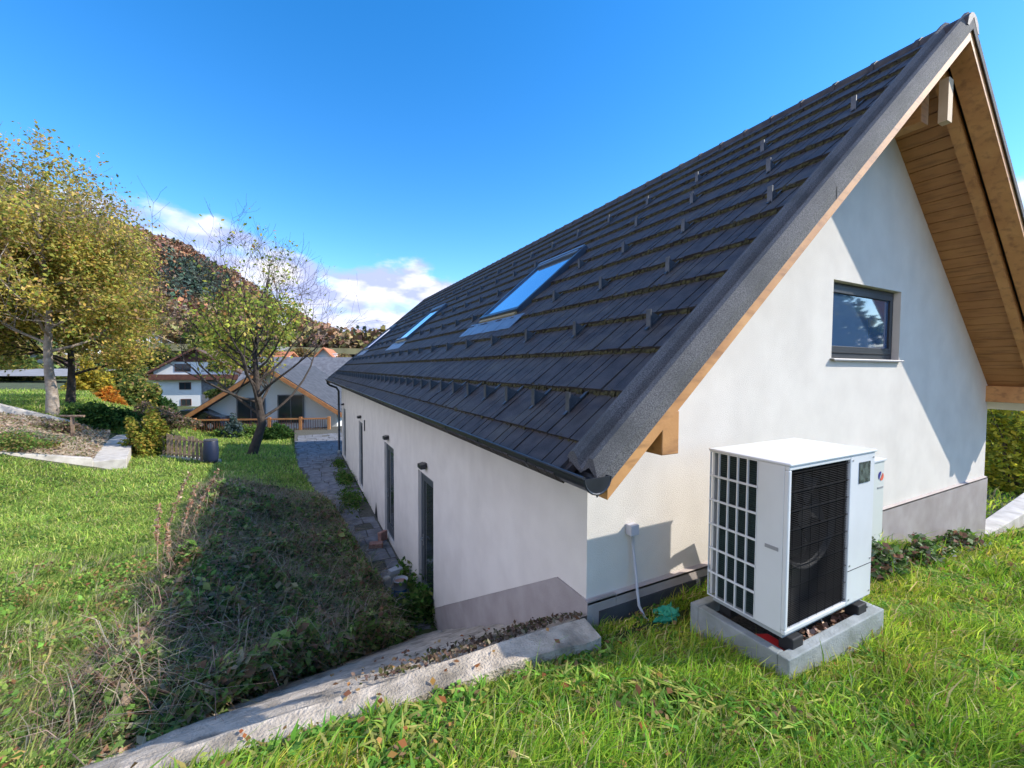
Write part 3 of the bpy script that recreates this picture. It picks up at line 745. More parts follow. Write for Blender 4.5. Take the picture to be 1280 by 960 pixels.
# ------------------------------------------------------------------ concrete edging and slope slab
def strip_z(x): return -1.955
s = MB(); xs = np.linspace(-3.2, 2.02, 60); rr = random.Random(5)
tops = []
for x in xs:
    j = .012*vnoise(x, 0*x, 5, 1)
    j = j-.05*float(sstep(1.6, 2.05, x))
    tops.append(((x, 2.405+.02*float(vnoise(x, x, 3, 2)), -1.972+float(j)), (x, 2.62+.008*float(vnoise(x, x, 4, 3)), -1.958+float(j)*.5)))
for (p, q), (r2, t2) in zip(tops[:-1], tops[1:]):
    s.quad(p, r2, t2, q); s.quad((p[0], p[1], -2.7), (r2[0], r2[1], -2.7), r2, p); s.quad(q, t2, (t2[0], t2[1], -2.7), (q[0], q[1], -2.7))
s.quad((2.02, 2.405, -2.7), (2.02, 2.62, -2.7), tops[-1][1], tops[-1][0])
o = s.build('retaining_wall', conc); tag(o, 'rough concrete retaining wall whose top runs left from the house corner', 'retaining wall')
# slab
def slab():
    xs = np.linspace(-3.0, 2.075, 70); ys = np.linspace(2.635, 7.3, 70); X, Y = np.meshgrid(xs, ys)
    Z = -1.985-.6*(Y-2.64)+.007*vnoise(X, Y, 3, 1)+.006*vnoise(X, Y, 11, 2)+RNG.normal(0, .0025, X.shape)-.04*np.abs(np.sin((Y-2.64)*5.5))**8
    V = np.stack([X, Y, Z], -1).reshape(-1, 3); i = np.arange(70*70).reshape(70, 70)
    Fq = np.stack([i[:-1, :-1], i[:-1, 1:], i[1:, 1:], i[1:, :-1]], -1).reshape(-1, 4)
    c = V[Fq].mean(1); k = in_poly(c[:, 0], c[:, 1], [(2.08, 2.6), (2.08, 7.3), (1.1, 6.2), (.2, 5.3), (-1.1, 3.9), (-3, 2.6)])
    o = np_mesh('concrete_slope', V, Fq[k], conc, smooth=True); tag(o, 'sloping concrete apron falling from the wall top to the paved path', 'slope', kind='structure')
slab()
# crumbs of soil and moss in the angle of wall and slab
n = 1300; x = RNG.uniform(.3, 2.05, n); y = 2.66+np.abs(RNG.normal(0, .33, n)); k = (x > .2+.5*RNG.uniform(0, 2, n)) & in_poly(x, y, SLAB); x, y = x[k], y[k]; n = len(x)
V, Fq, C = leaf_geo(np.stack([x, y, -1.965-.6*(y-2.64)+RNG.uniform(0, .03, n)], 1), RNG.uniform(.012, .035, n), pick([(.08, .05, .03), (.14, .09, .06), (.06, .06, .02), (.2, .15, .1)], n), up=.8)
o = np_mesh('soil_crumbs', V, Fq, foliage_far, col=C); tag(o, 'dark crumbs of soil and dead moss on the sloping concrete', 'debris', kind='stuff')

# ------------------------------------------------------------------ heat pump
X0, X1, YF, YB, ZB, ZT = 2.876, 4.028, 1.578, 2.17, -1.816, -.617
hp = thing('heat_pump', ((X0+X1)/2, (YF+YB)/2, ZB), 'large white heat pump with black fan grille standing beside the gable wall', 'heat pump')
XG = 3.66
s = MB()
# front: right service panel, thin frame round the grille
s.box(XG, YF, ZB+.04, X1, YF+.03, ZT-.02)
s.box(X0, YF, ZT-.05, XG, YF+.03, ZT-.02); s.box(X0, YF, ZB+.04, XG, YF+.03, ZB+.07); s.box(X0, YF, ZB+.07, X0+.03, YF+.03, ZT-.05)
# side: solid front half (x = X0)
s.box(X0, YF+.03, ZB+.04, X0+.02, 1.79, ZT-.02)
s.build('casing', hp_white, hp, bevel=.006)
MB().box(X1-.02, YF+.031, ZB+.04, X1, YB, ZT-.02).build('right_panel', hp_white, hp, bevel=.005)
MB().box(X0+.03, YB-.02, ZB+.04, X1-.021, YB, ZT-.02).build('back_panel', hp_white, hp)
MB().box(X0-.008, YF-.012, ZT-.02, X1+.008, YB+.01, ZT).build('top_cover', hp_white, hp, bevel=.008)
s = MB(); s.box(X0+.03, YF+.032, ZB, X1-.03, YB-.03, ZB+.04); s.build('base_tray', mat('grey_tray', (.35, .37, .37), None, rough=.5), hp)
# side grille: lattice of white bars in front of fins
s = MB(); ya, yb = 1.79, YB; za, zb = ZB+.04, ZT-.02; nc, nr = 5, 6
yy = np.linspace(ya, yb, nc+1); zz = np.linspace(za, zb, nr+1)
for k, v in enumerate(yy): s.box(X0-.001, v-.0055 if k else v, za, X0+.018, v+.0055 if k < nc else v+.0, zb)
for k, v in enumerate(zz):
    hgt = .008; s.box(X0-.0025, ya, max(v-hgt, za), X0+.012, yb, min(v+hgt, zb))
s.box(X0-.004, ya+.25, zz[3]-.02, X0+.012, yb+.004, zz[4]-.08) if False else None
s.build('side_grille', hp_white, hp, bevel=.003)
s = MB(); s.box(X0+.055, ya+.0, za, X0+.07, yb-.05, zb)
for z in np.arange(za, zb, .016): s.box(X0+.045, ya, z, X0+.0555, yb-.05, z+.006)
s.build('fins', hp_fin, hp)
MB().box(X0+.07, YF+.2, za, X0+.3, yb-.06, zb).build('coil_block', hp_black, hp)
# name plate on the side
MB().box(X0-.004, 1.635, -1.225, X0-.0005, 1.725, -1.20).build('name_plate', mat('plate_grey', (.3, .3, .3), None, rough=.4), hp)
# dark front cavity, fan and wire grille
s = MB(); s.box(X0+.035, YF+.19, ZB+.07, XG-.005, YF+.195, ZT-.05); s.box(X0+.031, YF+.03, ZB+.07, X0+.035, YF+.19, ZT-.05); s.box(XG-.005, YF+.031, ZB+.07, XG-.001, YF+.19, ZT-.05); s.box(X0+.035, YF+.031, ZB+.066, XG-.005, YF+.19, ZB+.07); s.box(X0+.035, YF+.031, ZT-.05, XG-.005, YF+.19, ZT-.046)
s.build('fan_housing', hp_black, hp)
fcx, fcz, fr = (X0+XG)/2+.01, ZT-.45, .335
s = MB(); n = 40; yr = YF+.10
for k in range(n):
    t, t2 = 2*pi*k/n, 2*pi*(k+1)/n
    for (r0, y0), (r1, y1) in (((fr, yr), (fr+.03, yr-.03)), ((fr, yr+.08), (fr, yr))):
        s.quad((fcx+r0*cos(t), y0, fcz+r0*sin(t)), (fcx+r0*cos(t2), y0, fcz+r0*sin(t2)), (fcx+r1*cos(t2), y1, fcz+r1*sin(t2)), (fcx+r1*cos(t), y1, fcz+r1*sin(t)))
s.build('fan_ring', mat('satin_black', (.008, .009, .01), None, rough=.6, spec=.25), hp, smooth=True)
s = MB()
for k in range(5):
    t = 2*pi*k/5
    pts = []
    for r_, w0 in ((.08, .25), (.18, .45), (.31, .6)):
        for sg in (-1, 1):
            tt = t+sg*w0*.5; pts.append((fcx+r_*cos(tt), YF+.14+sg*.03, fcz+r_*sin(tt)))
    s.quad(pts[0], pts[1], pts[3], pts[2]); s.quad(pts[2], pts[3], pts[5], pts[4])
s.prism([(.08*cos(q), .08*sin(q)) for q in np.linspace(0, 2*pi, 20, endpoint=False)], lambda a, b, t: (fcx+a, t, fcz+b), YF+.11, YF+.17)
s.build('fan', mat('fan_black', (.006, .006, .007), None, rough=.7, spec=.2), hp)
s = MB()
for z in np.linspace(ZB+.09, ZT-.07, 9): s.tube([(X0+.03, YF+.008, z), (XG, YF+.008, z)], .0022, 5)
for z in np.arange(ZB+.078, ZT-.055, .013): s.tube([(X0+.03, YF+.018, z), (XG, YF+.018, z)], .0026, 4)
for x in np.linspace(X0+.08, XG-.05, 7): s.tube([(x, YF+.013, ZB+.07), (x, YF+.013, ZT-.05)], .0012, 4)
s.build('front_grille', hp_grille, hp)
s = MB()
for (sx, sz) in ((XG+.03, ZT-.06), (X1-.03, ZT-.06), (XG+.03, ZB+.08), (X1-.03, ZB+.08), (XG+.03, ZB+.34), (X1-.03, ZB+.34)): s.prism([(sx+.007*cos(q), sz+.007*sin(q)) for q in np.linspace(0, 2*pi, 8, endpoint=False)], lambda a, b, t: (a, t, b), YF-.004, YF-.0004)
o = s.build('screws', mat('steel', (.5, .5, .5), None, rough=.3, metal=.9), hp); o['kind'] = 'stuff'
# display window on the service panel with a seam lower down
MB().box(3.785, YF-.006, -.86, 3.945, YF-.0005, -.70).build('display', mat('display_glass', (.03, .04, .04), (.12, .15, .13), 25, .12, spec=.8), hp)
MB().box(XG+.004, YF-.003, ZB+.30, X1-.004, YF-.0004, ZB+.304).build('panel_seam', hp_black, hp)
for fx in (X0+.12, X1-.16):
    for fy in (YF+.02, YB-.12):
        MB().box(fx-.05, fy-.035, ZB-.10, fx+.08, fy+.06, ZB-.001).build('foot', rubber, hp, bevel=.008)
# insulated pipes going from its back into the ground
s = MB(); s.tube([(3.75, YB, -1.2), (3.8, 2.30, -1.2), (3.85, 2.4, -1.3), (3.88, 2.44, -1.6), (3.9, 2.46, -2.3)], .045, 10); s.build('pipe', rubber, hp, smooth=True)
s = MB(); s.tube([(3.55, YB, -1.4), (3.6, 2.30, -1.4), (3.66, 2.38, -1.5), (3.7, 2.42, -1.7), (3.72, 2.44, -2.3)], .035, 10); s.build('pipe', rubber, hp, smooth=True)

# base ring with gravel bed
s = MB(); a, b, c, d = HP; t = .075
s.box(a, b, -2.35, c, b+t, -1.885); s.box(a, d-t, -2.35, c, d, -1.885); s.box(a, b+t, -2.35, a+t, d-t, -1.885); s.box(c-t, b+t, -2.35, c, d-t, -1.885)
cb = thing('equipment_pad', ((a+c)/2, (b+d)/2, -2.2), 'grey concrete frame filled with dark gravel under the heat pump', 'pad')
s.build('frame', conc_gr, cb, bevel=.008)
s = MB(); s.box(a+t, b+t, -2.3, c-t, d-t, -1.985); s.build('gravel_bed', mat('dark_gravel', (.015, .014, .013), (.06, .05, .04), 50, 1, 1, 60), cb)
n = 260; x = np.concatenate([RNG.uniform(a+t+.02, c-t, n//2), RNG.normal(a+.28, .12, n//4), RNG.normal(c-.2, .08, n//4)]); y = np.concatenate([RNG.uniform(b+t+.01, b+t+.1, n//2), RNG.normal(b+.12, .05, n//4), RNG.normal(b+.13, .04, n//4)]); x = np.clip(x, a+t+.02, c-t-.02); y = np.clip(y, b+t+.015, d-t)
V, Fq, C = leaf_geo(np.stack([x, y, RNG.uniform(-1.98, -1.93, len(x))], 1), RNG.uniform(.03, .06, len(x)), pick([(.34, .22, .16), (.42, .30, .24), (.22, .12, .08)], len(x)), up=.6, aspect=1.2)
o = np_mesh('dead_leaves', V, Fq, foliage_far, col=C); tag(o, 'curled brown dead leaves caught between concrete frame and heat pump', 'leaves', kind='stuff')
s = MB(); s.hexa([(2.9, 1.60, -1.98), (3.04, 1.60, -1.98), (3.02, 1.78, -1.98), (2.91, 1.84, -1.98), (2.902, 1.61, -1.93), (3.02, 1.62, -1.915), (3.0, 1.76, -1.895), (2.915, 1.82, -1.905)])
o = s.build('plastic_tray', red_m, bevel=.01); tag(o, 'small red plastic piece lying inside the concrete frame', 'plastic piece')

# control cabinet
s = MB(); s.box(6.33, 2.50, -2.18, 6.64, 2.66-.003, -1.15)
cbn = thing('control_cabinet', (6.48, 2.6, -2.6), 'narrow pale control cabinet with a round blue and red sticker on the gable wall', 'cabinet')
s.build('housing', mat('cream_metal', (.62, .63, .57), None, rough=.45), cbn, bevel=.01)
MB().box(6.315, 2.485, -1.149, 6.655, 2.66, -1.12).build('lid', hp_white, cbn, bevel=.006)
MB().tube([(6.48, 2.58, -2.15), (6.48, 2.58, -2.7)], .04, 10).build('leg', conduit_m, cbn)
def disc(cx, cz, r, a0, a1, y, n=16): return [(cx, y, cz)]+[(cx+r*cos(t), y, cz+r*sin(t)) for t in np.linspace(a0, a1, n)]
s = MB(); s.quad(*disc(6.53, -1.33, .055, radians(60), radians(240), 2.497)); s.build('sticker', mat('sticker_blue', (.03, .03, .22), None, rough=.5), cbn)
s = MB(); s.quad(*disc(6.56, -1.342, .052, radians(-140), radians(60), 2.4955)); s.build('sticker', mat('sticker_red', (.75, .13, .07), None, rough=.5), cbn)
MB().box(6.47, 2.4945, -1.49, 6.61, 2.4985, -1.47).build('nameplate', mat('plate_grey', (.3, .3, .3), None), cbn)

# junction box with conduit
jb = thing('junction_box', (2.55, 2.68, -1.4), 'small grey junction box with a hanging pale cable on the gable wall', 'junction box')
MB().box(2.51, 2.63, -1.42, 2.60, 2.7015, -1.33).build('box', conduit_m, jb, bevel=.006)
MB().tube([(2.555, 2.665, -1.42), (2.565, 2.66, -1.55), (2.57, 2.63, -1.75), (2.558, 2.60, -1.88), (2.56, 2.58, -2.0), (2.60, 2.55, -2.1), (2.66, 2.50, -2.17), (2.72, 2.44, -2.2)], .012, 8).build('cable', conduit_m, jb, smooth=True)

# green crumpled cloth by the wall
def lump(name, c, r, m, seed, sq=(1, 1, .5), amp=.45):
    s = MB(); n, k = 22, 12; rr = random.Random(seed)
    for i in range(k+1):
        ph = pi*i/k
        for j in range(n):
            th = 2*pi*j/n; v = Vector((sin(ph)*cos(th), sin(ph)*sin(th), cos(ph)))
            q = 1+amp*noise.noise(v*2.3+Vector((seed, 0, 0)))+amp*.5*noise.noise(v*6+Vector((seed, 5, 0)))
            s.v.append((c[0]+v.x*r*sq[0]*q, c[1]+v.y*r*sq[1]*q, c[2]+v.z*r*sq[2]*q))
    for i in range(k):
        for j in range(n): s.f.append((i*n+j, i*n+(j+1) % n, (i+1)*n+(j+1) % n, (i+1)*n+j)); s.m.append(0)
    return s.build(name, m)
o = lump('crumpled_cloth', (2.80, 2.50, -2.10), .075, green_p, 3, (1.4, .9, .8), .9); tag(o, 'crumpled bright green cloth in the grass by the foundation', 'cloth')

# ------------------------------------------------------------------ things on the paved path
def bucket(x, y, z):
    t = thing('paint_bucket', (x, y, z), 'blue and grey paint bucket with soil in it beside the nearest door', 'bucket')
    s = MB(); s.lathe([(0, 0), (.115, 0), (.122, .12)], (x, y, z), 22); s.build('bucket_base', blue_p, t, smooth=True)
    s = MB(); s.lathe([(.1225, .12), (.135, .28), (.142, .28), (.142, .30), (.13, .30), (.12, .15), (.0, .15)], (x, y, z), 22); s.build('bucket_rim', bucket_w, t, smooth=True)
    s = MB(); s.lathe([(0, .27), (.05, .275), (.125, .25)], (x, y, z), 14); s.build('soil', brick_m, t)
bucket(1.78, 8.1, -4.41)
def stone(name, label, x, y, z, sx, sy, sz, m, rz=.2, seed=1):
    s = MB(); rr = random.Random(seed); c, d = cos(rz), sin(rz)
    T = lambda a, b, e: (x+a*c-b*d, y+a*d+b*c, z+e)
    j = lambda: rr.uniform(-.12, .12)
    s.hexa([T((-1+j())*sx/2, (-1+j())*sy/2, 0), T((1+j())*sx/2, (-1+j())*sy/2, 0), T((1+j())*sx/2, (1+j())*sy/2, 0), T((-1+j())*sx/2, (1+j())*sy/2, 0),
            T((-1+j())*sx/2, (-1+j())*sy/2, sz), T((1+j())*sx/2, (-1+j())*sy/2, sz*1.05), T((1+j())*sx/2, (1+j())*sy/2, sz), T((-1+j())*sx/2, (1+j())*sy/2, sz*.93)])
    o = s.build(name, m, bevel=.015); tag(o, label, name.replace('_', ' ')); return o
stone('concrete_block', 'pale upright concrete block next to the blue bucket', 1.48, 8.15, -4.42, .2, .16, .38, conc_lt)
stone('pale_tub', 'whitish tub standing just behind the blue bucket', 1.78, 8.62, -4.42, .24, .2, .3, bucket_w, seed=3)
stone('brick', 'reddish brick leaning by the second door on the path', 1.95, 10.9, -4.42, .22, .12, .24, brick_m, .5, 4)
stone('clay_block', 'light orange clay block lying in front of the second door', 1.72, 10.55, -4.42, .32, .2, .12, brick_m, -.3, 5)

# ------------------------------------------------------------------ trees
def grow(rr, p, d, L, r, depth, maxd, segs, tips, spread=.75, nb=(4, 6), upb=.12, shrink=.62, wob=.16):
    n = 5 if depth < 2 else 3; pts = [p.copy()]; rad = [r]; d = d.normalized()
    for i in range(n):
        d = (d+Vector((rr.gauss(0, wob), rr.gauss(0, wob), rr.gauss(0, wob)+upb))).normalized()
        p = p+d*(L/n); pts.append(p.copy()); rad.append(max(r*(1-.62*(i+1)/n), .004))
    segs.append((pts, rad, depth))
    if depth >= maxd:
        tips.extend(pts[1:]); return
    if depth >= maxd-1: tips.extend(pts[2:])
    k = rr.randint(*nb)
    for j in range(k):
        f = rr.uniform(.25, 1) if depth else rr.uniform(.35, 1); f = f if j else 1
        idx = f*n; i0 = min(int(idx), n-1); q = pts[i0].lerp(pts[i0+1], idx-i0)
        ax = Vector((rr.gauss(0, 1), rr.gauss(0, 1), rr.gauss(0, .6))); ax = ax-ax.dot(d)*d
        if ax.length < .1: ax = d.orthogonal()
        nd = d*(1-spread*.5)+ax.normalized()*spread*rr.uniform(.6, 1.2)
        grow(rr, q, nd, L*shrink*rr.uniform(.75, 1.15), max(rad[i0]*.6, .006), depth+1, maxd, segs, tips, spread, nb, upb, shrink, wob)

def tree(name, label, base, trunk_h, trunk_r, lean, limbL, limbs, seed, bark, maxd, nleaf, lsize, pal, pw=None, zmax=None, leaf_sig=.35, group=None, nb=(4, 6), first=.45, topsparse=None, trunk_pts=None, upb=.12, spread=.75, tipdens=None):
    rr = random.Random(seed); rng = np.random.default_rng(seed)
    base = Vector(base); t = thing(name, base, label, 'tree', group)
    segs = []; tips = []
    pts = [base+Vector((0, 0, -.2))]; rad = [trunk_r*1.35]
    n = 9
    for i in range(1, n+1):
        f = i/n; pts.append(base+Vector((lean[0]*f+rr.gauss(0, .05)*(i < n), lean[1]*f+rr.gauss(0, .05), trunk_h*f))); rad.append(trunk_r*(1-.72*f)*(1 if i > 1 else 1.15))
    if trunk_pts: pts = [base+Vector(q) for q in trunk_pts]; n = len(pts)-1; rad = [trunk_r*(1.3-1.0*i/n) for i in range(n+1)]
    segs.append((pts, rad, 0))
    for j in range(limbs):
        f = first+(1-first)*(j+.3)/limbs; idx = f*n; i0 = min(int(idx), n-1); q = pts[i0].lerp(pts[i0+1], idx-i0)
        a = j*2.4+rr.uniform(-.5, .5); up = .15+.9*f*rr.uniform(.6, 1.1)
        d = Vector((cos(a), sin(a), up))
        grow(rr, q, d, limbL*(1.15-.45*(f-first)/(1-first))*rr.uniform(.85, 1.15), rad[i0]*.42, 1, maxd, segs, tips, spread, nb, upb)
    s = MB()
    for pt, rd, dp in segs: s.tube(pt, rd, 8 if dp < 2 else (5 if dp < 3 else 3), caps=False)
    s.build('trunk', bark, t, smooth=True)
    T = np.array([tuple(q) for q in tips])
    if nleaf:
        w = np.ones(len(T))
        if topsparse: w = np.where(T[:, 2] > topsparse, np.maximum(.10, 1-(T[:, 2]-topsparse)*.42), 1)
        if tipdens: w = w*tipdens(T)
        w /= w.sum(); P = T[rng.choice(len(T), nleaf, p=w)]+rng.normal(0, leaf_sig, (nleaf, 3))*[1, 1, .8]
        c = pick(pal, nleaf, rng, pw); c *= (1+.25*np.sin(P[:, 0:1]*1.7+P[:, 1:2])*np.cos(P[:, 2:3]*1.9))
        V, Fq, C = leaf_geo(P, lsize*rng.uniform(.6, 1.3, nleaf), c, rng, up=.2)
        np_mesh('crown', V, Fq, foliage, t, C)
    return t, T
def px2w(x, y, d):
    p = at(x, y, d); return (p.x, p.y)
YEL = [(.54, .42, .08), (.44, .40, .08), (.28, .31, .06), (.60, .42, .13), (.48, .29, .13), (.15, .18, .035)]
def rightcut(T):
    u, v, D = proj_np(T); return np.clip((200-u)/28, .0, 1)*np.clip(.55+.9*np.sin(T[:, 0]*2.1+T[:, 2]*1.3)*np.cos(T[:, 1]*1.9-T[:, 2]*1.1), .12, 1)
bx, by = px2w(66, 520, 20); bz = float(H(bx, by))
tree('ash_tree', 'tall yellow-green tree with a pale sunlit trunk at the left edge', (bx, by, bz), 9.8, .21, (-.3, .2), 3.6, 18, 3, bark_lt, 4, 46000, .105, YEL, [.24, .22, .18, .14, .12, .10], group='big autumn trees at the left', first=.30, topsparse=5.0, leaf_sig=.30, tipdens=rightcut)
bx, by = px2w(88, 515, 24); bz = float(H(bx, by))
tree('ash_tree', 'darker-trunked yellow-green tree standing just behind the pale-trunked one', (bx, by, bz), 9.4, .18, (.1, .2), 3.2, 20, 8, bark_dk, 4, 46000, .12, YEL, [.26, .22, .18, .14, .12, .08], group='big autumn trees at the left', first=.16, topsparse=4.8, leaf_sig=.42, upb=.05, tipdens=rightcut)
bx, by = px2w(-45, 525, 22); bz = float(H(bx, by))
tree('ash_tree', 'yellow-green tree cut off by the left edge of the picture', (bx, by, bz), 10.5, .26, (.6, 0), 3.8, 16, 12, bark_md, 4, 34000, .12, YEL, [.2, .26, .24, .1, .08, .12], group='big autumn trees at the left', first=.3, topsparse=6, leaf_sig=.32)
# walnut-like tree with bare top, dark leaning trunk
bx, by = px2w(322, 573, 20.3); bz = float(H(bx, by))-.05
camr = np.array(Rv)
def wd(T):
    u, v, D = proj_np(T); f = np.clip((v-360)/50, .03, 1)*np.where(u > 390, .25, 1)*np.where((u > 250) & (u < 370), 1.5, .1)*np.where(v > 500, .12, 1); return f
tree('walnut_tree', 'dark-trunked tree with sparse yellow-green leaves and bare top branches before the timber house', (bx, by, bz), 9.0,   .19, (0, 0), 3.9, 22, 21, bark_dk, 4, 5400, .115,
     [(.46, .48, .08), (.34, .40, .07), (.54, .44, .11), (.16, .22, .04), (.46, .24, .08)], [.3, .3, .15, .2, .05], first=.36, leaf_sig=.27, nb=(3, 5),
     trunk_pts=[(-.25, .1, -.3), (-.22, 0, .1), (.02, 0, .9), (.22, 0, 1.6), (.12, 0, 2.3), (.02, 0, 3.2), (.0, 0, 4.2), (-.05, 0, 5.0), (.1, 0, 6.0), (0, 0, 7.0)], upb=.16, tipdens=wd)
# unseen bare tree behind the camera: mirrored in the gable window, thin shadows on the render
tree('bare_tree', 'slender nearly leafless tree in the yard behind the viewer', (12.9, -5.4, float(H(13, -5.4))), 7.6, .12, (.3, 0), 2.4, 10, 33, bark_md, 3, 260, .12, YEL, None, first=.35, nb=(3, 4))

for k, (x_, y_, h_) in enumerate([(24, -7, 6.5), (30, -14, 8), (33, -3, 6), (36, -20, 8)]):
    zb = float(H(x_, y_)); tt = thing('garden_tree', (x_, y_, zb), ['round green tree right of the yard, nearest to it', 'tall green tree behind the yard', 'low green tree east of the house', 'farthest green tree behind the yard'][k], 'tree', 'green trees beyond the yard behind the viewer')
    rng = np.random.default_rng(90+k); n = 3500; v = rng.normal(size=(n, 3)); v /= np.linalg.norm(v, axis=1, keepdims=True)
    q = (1+.3*np.sin(v[:, 0]*5+k)*np.cos(v[:, 2]*5+k))*(1-np.abs(rng.normal(0, .25, n)))
    P = np.array([x_, y_, zb+h_*.58])+v*q[:, None]*[h_*.42, h_*.42, h_*.42]
    V, Fq, C = leaf_geo(P, .28*rng.uniform(.6, 1.5, n), pick([(.08, .15, .03), (.14, .2, .04), (.22, .22, .05)], n, rng), rng)
    np_mesh('crown', V, Fq, foliage, tt, C)
    s = MB(); s.tube([(x_, y_, zb-.3), (x_, y_, zb+h_*.5)], [.2, .1], 7); s.build('trunk', bark_md, tt)

def bush(name, label, c, rx, ry, rz, n, size, pal, seed, pw=None, cat='shrub', group=None, stems=True, lum=.25):
    rng = np.random.default_rng(seed); t = thing(name, c, label, cat, group)
    v = rng.normal(size=(n, 3)); v /= np.linalg.norm(v, axis=1, keepdims=True); v[:, 2] = np.abs(v[:, 2])*1.0
    q = 1+lum*np.sin(v[:, 0]*5+seed)*np.cos(v[:, 1]*4+seed*2)+lum*.7*np.sin(v[:, 2]*9+v[:, 0]*7)
    r = q*(1-np.abs(rng.normal(0, .22, n)))
    P = np.array(c)+v*r[:, None]*[rx, ry, rz]+[0, 0, .05]
    P = P+rng.normal(0, size*.5, P.shape)
    V, Fq, C = leaf_geo(P, size*rng.uniform(.6, 1.4, n), pick(pal, n, rng, pw), rng, up=.3)
    np_mesh('foliage', V, Fq, foliage, t, C)
    if stems:
        s = MB(); rr = random.Random(seed)
        for k in range(9):
            a = rr.uniform(0, 2*pi); m_ = rr.uniform(.3, .8)
            s.tube([(c[0]+.1*cos(a), c[1]+.1*sin(a), c[2]-.1), (c[0]+rx*.3*m_*cos(a), c[1]+ry*.3*m_*sin(a), c[2]+rz*.5), (c[0]+rx*m_*cos(a), c[1]+ry*m_*sin(a), c[2]+rz*.95)], [.025, .018, .006], 5, caps=False)
        s.build('stem', bark_md, t)
    return t
def gp(px, py, d, dz=0):
    x, y = px2w(px, py, d); return (x, y, float(H(x, y))+dz)
DG = [(.03, .08, .02), (.05, .11, .025), (.08, .15, .03)]; YG = [(.25, .28, .04), (.34, .31, .05), (.16, .22, .035), (.42, .3, .06)]; PK = [(.30, .19, .14), (.24, .2, .09), (.36, .25, .18), (.14, .16, .05)]
bush('dark_shrub', 'low dark green evergreen shrub behind the pale concrete bed', gp(124, 545, 20.5), 1.5, 1.0, 1.0, 5200, .11, DG, 1)
bush('yellow_shrub', 'yellow-green bushy shrub right of the concrete bed by the picket fence', gp(190, 575, 18.3), .85, .8, 1.75, 6500, .09, YG, 2)
bush('pinkish_shrub', 'pinkish-brown feathery shrub behind the yellow-green one', gp(190, 545, 24), 1.7, 1.0, 1.3, 6000, .10, PK, 3)
bush('orange_tree', 'small bright orange bush glowing below the big trees', gp(135, 512, 34), 1.1, 1.1, 1.6, 3000, .17, [(.62, .22, .03), (.6, .3, .04), (.45, .2, .03)], 4)
bush('yellow_bush', 'bright yellow bush beside the small orange one', gp(112, 508, 36), 1.4, 1.2, 2.4, 3000, .18, [(.52, .38, .04), (.42, .34, .05), (.3, .28, .05)], 5)
bush('green_shrub', 'round green shrub below the white house', gp(178, 520, 42), 2.2, 2, 1.1, 2600, .18, DG, 6, stems=False)
bush('dark_hedge', 'dark green shrub at the left corner of the white chalet', gp(195, 512, 62), 2.0, 2, 3.6, 3200, .3, DG, 7, stems=False)
bush('marigold_clump', 'orange flowering clump on the slope at the left', gp(52, 537, 15.2), .5, .3, .28, 900, .06, [(.65, .25, .02), (.6, .35, .03), (.15, .2, .04)], 8, cat='flowers', stems=False)
bush('grey_herb', 'pale grey-green herb clump in the garden at the left', gp(28, 548, 14.5), 1.0, .6, .5, 2600, .05, [(.26, .27, .17), (.18, .24, .1), (.35, .26, .2)], 9, cat='plant', stems=False)
bush('green_herb', 'green garden plants at the far left beside the soil bed', gp(8, 565, 13.5), 1.0, .6, .5, 2600, .05, [(.12, .22, .04), (.2, .28, .06), (.3, .24, .08)], 10, cat='plant', stems=False)
bush('heather_clump', 'brownish heather clump between orange flowers and dark shrub', gp(72, 545, 17.5), .9, .5, .4, 2000, .06, [(.34, .26, .2), (.2, .22, .08), (.28, .18, .12)], 14, cat='plant', stems=False)
bush('blue_conifer', 'small blue-grey conifer in front of the timber house', gp(293, 566, 28), .6, .6, 1.25, 2200, .1, [(.10, .15, .15), (.14, .19, .18), (.07, .11, .10)], 11)
bush('garden_shrub', 'low green shrub at the foot of the timber house', gp(348, 566, 27.5), 1.0, .8, .9, 2400, .1, DG, 12)
bush('light_hedge', 'light green planting below the timber house balcony', gp(312, 566, 28.5), 2.4, .7, .7, 2600, .1, [(.14, .24, .05), (.2, .3, .07)], 13, stems=False)
# shrub right of the house
for k, (px, py, d, r_, h_, lab, pal) in enumerate([(1262, 640, 11.3, .95, 2.6, 'yellow-leaved shrub at the right corner of the house', [(.48, .44, .04), (.38, .40, .05), (.5, .46, .06), (.2, .26, .04)]), (1330, 640, 12.5, 1.3, 1.9, 'green shrub at the right edge of the picture', [(.14, .20, .04), (.22, .28, .06), (.3, .3, .06)])]):
    p = at(px, py, d); bush('leafy_shrub', lab, (p.x, p.y, float(H(p.x, p.y))), r_, r_, h_, 5200, .085, pal, 20+k)
p = at(1272, 600, 17); bush('grey_shrub', 'dull grey-brown shrub behind the yellow-leaved one', (p.x, p.y, float(H(p.x, p.y))), 1.8, 1.2, 1.6, 3500, .1, [(.16, .14, .11), (.1, .12, .07), (.22, .18, .14)], 25)

# plants by the gable wall right of the heat pump
for k, (x, y, r_, h_, n) in enumerate([(5.15, 2.42, .42, .34, 1500), (6.05, 2.36, .55, .42, 2200), (7.6, 2.4, .45, .26, 1200), (9.0, 2.42, .5, .25, 1200)]):
    bush('cranesbill_plant', ['leafy plant hugging the heat pump base on the right', 'broad leafy plant with silvery leaves under the control cabinet', 'low leafy plant at the plinth right of the control cabinet', 'leafy plant near the right end of the plinth'][k], (x, y, float(H(x, y))-.03), r_, r_*.45, h_, n, .05, [(.10, .2, .04), (.2, .3, .1), (.34, .38, .26), (.3, .16, .12), (.06, .12, .03)], 40+k, cat='plant', stems=False, group='plants along the gable plinth')

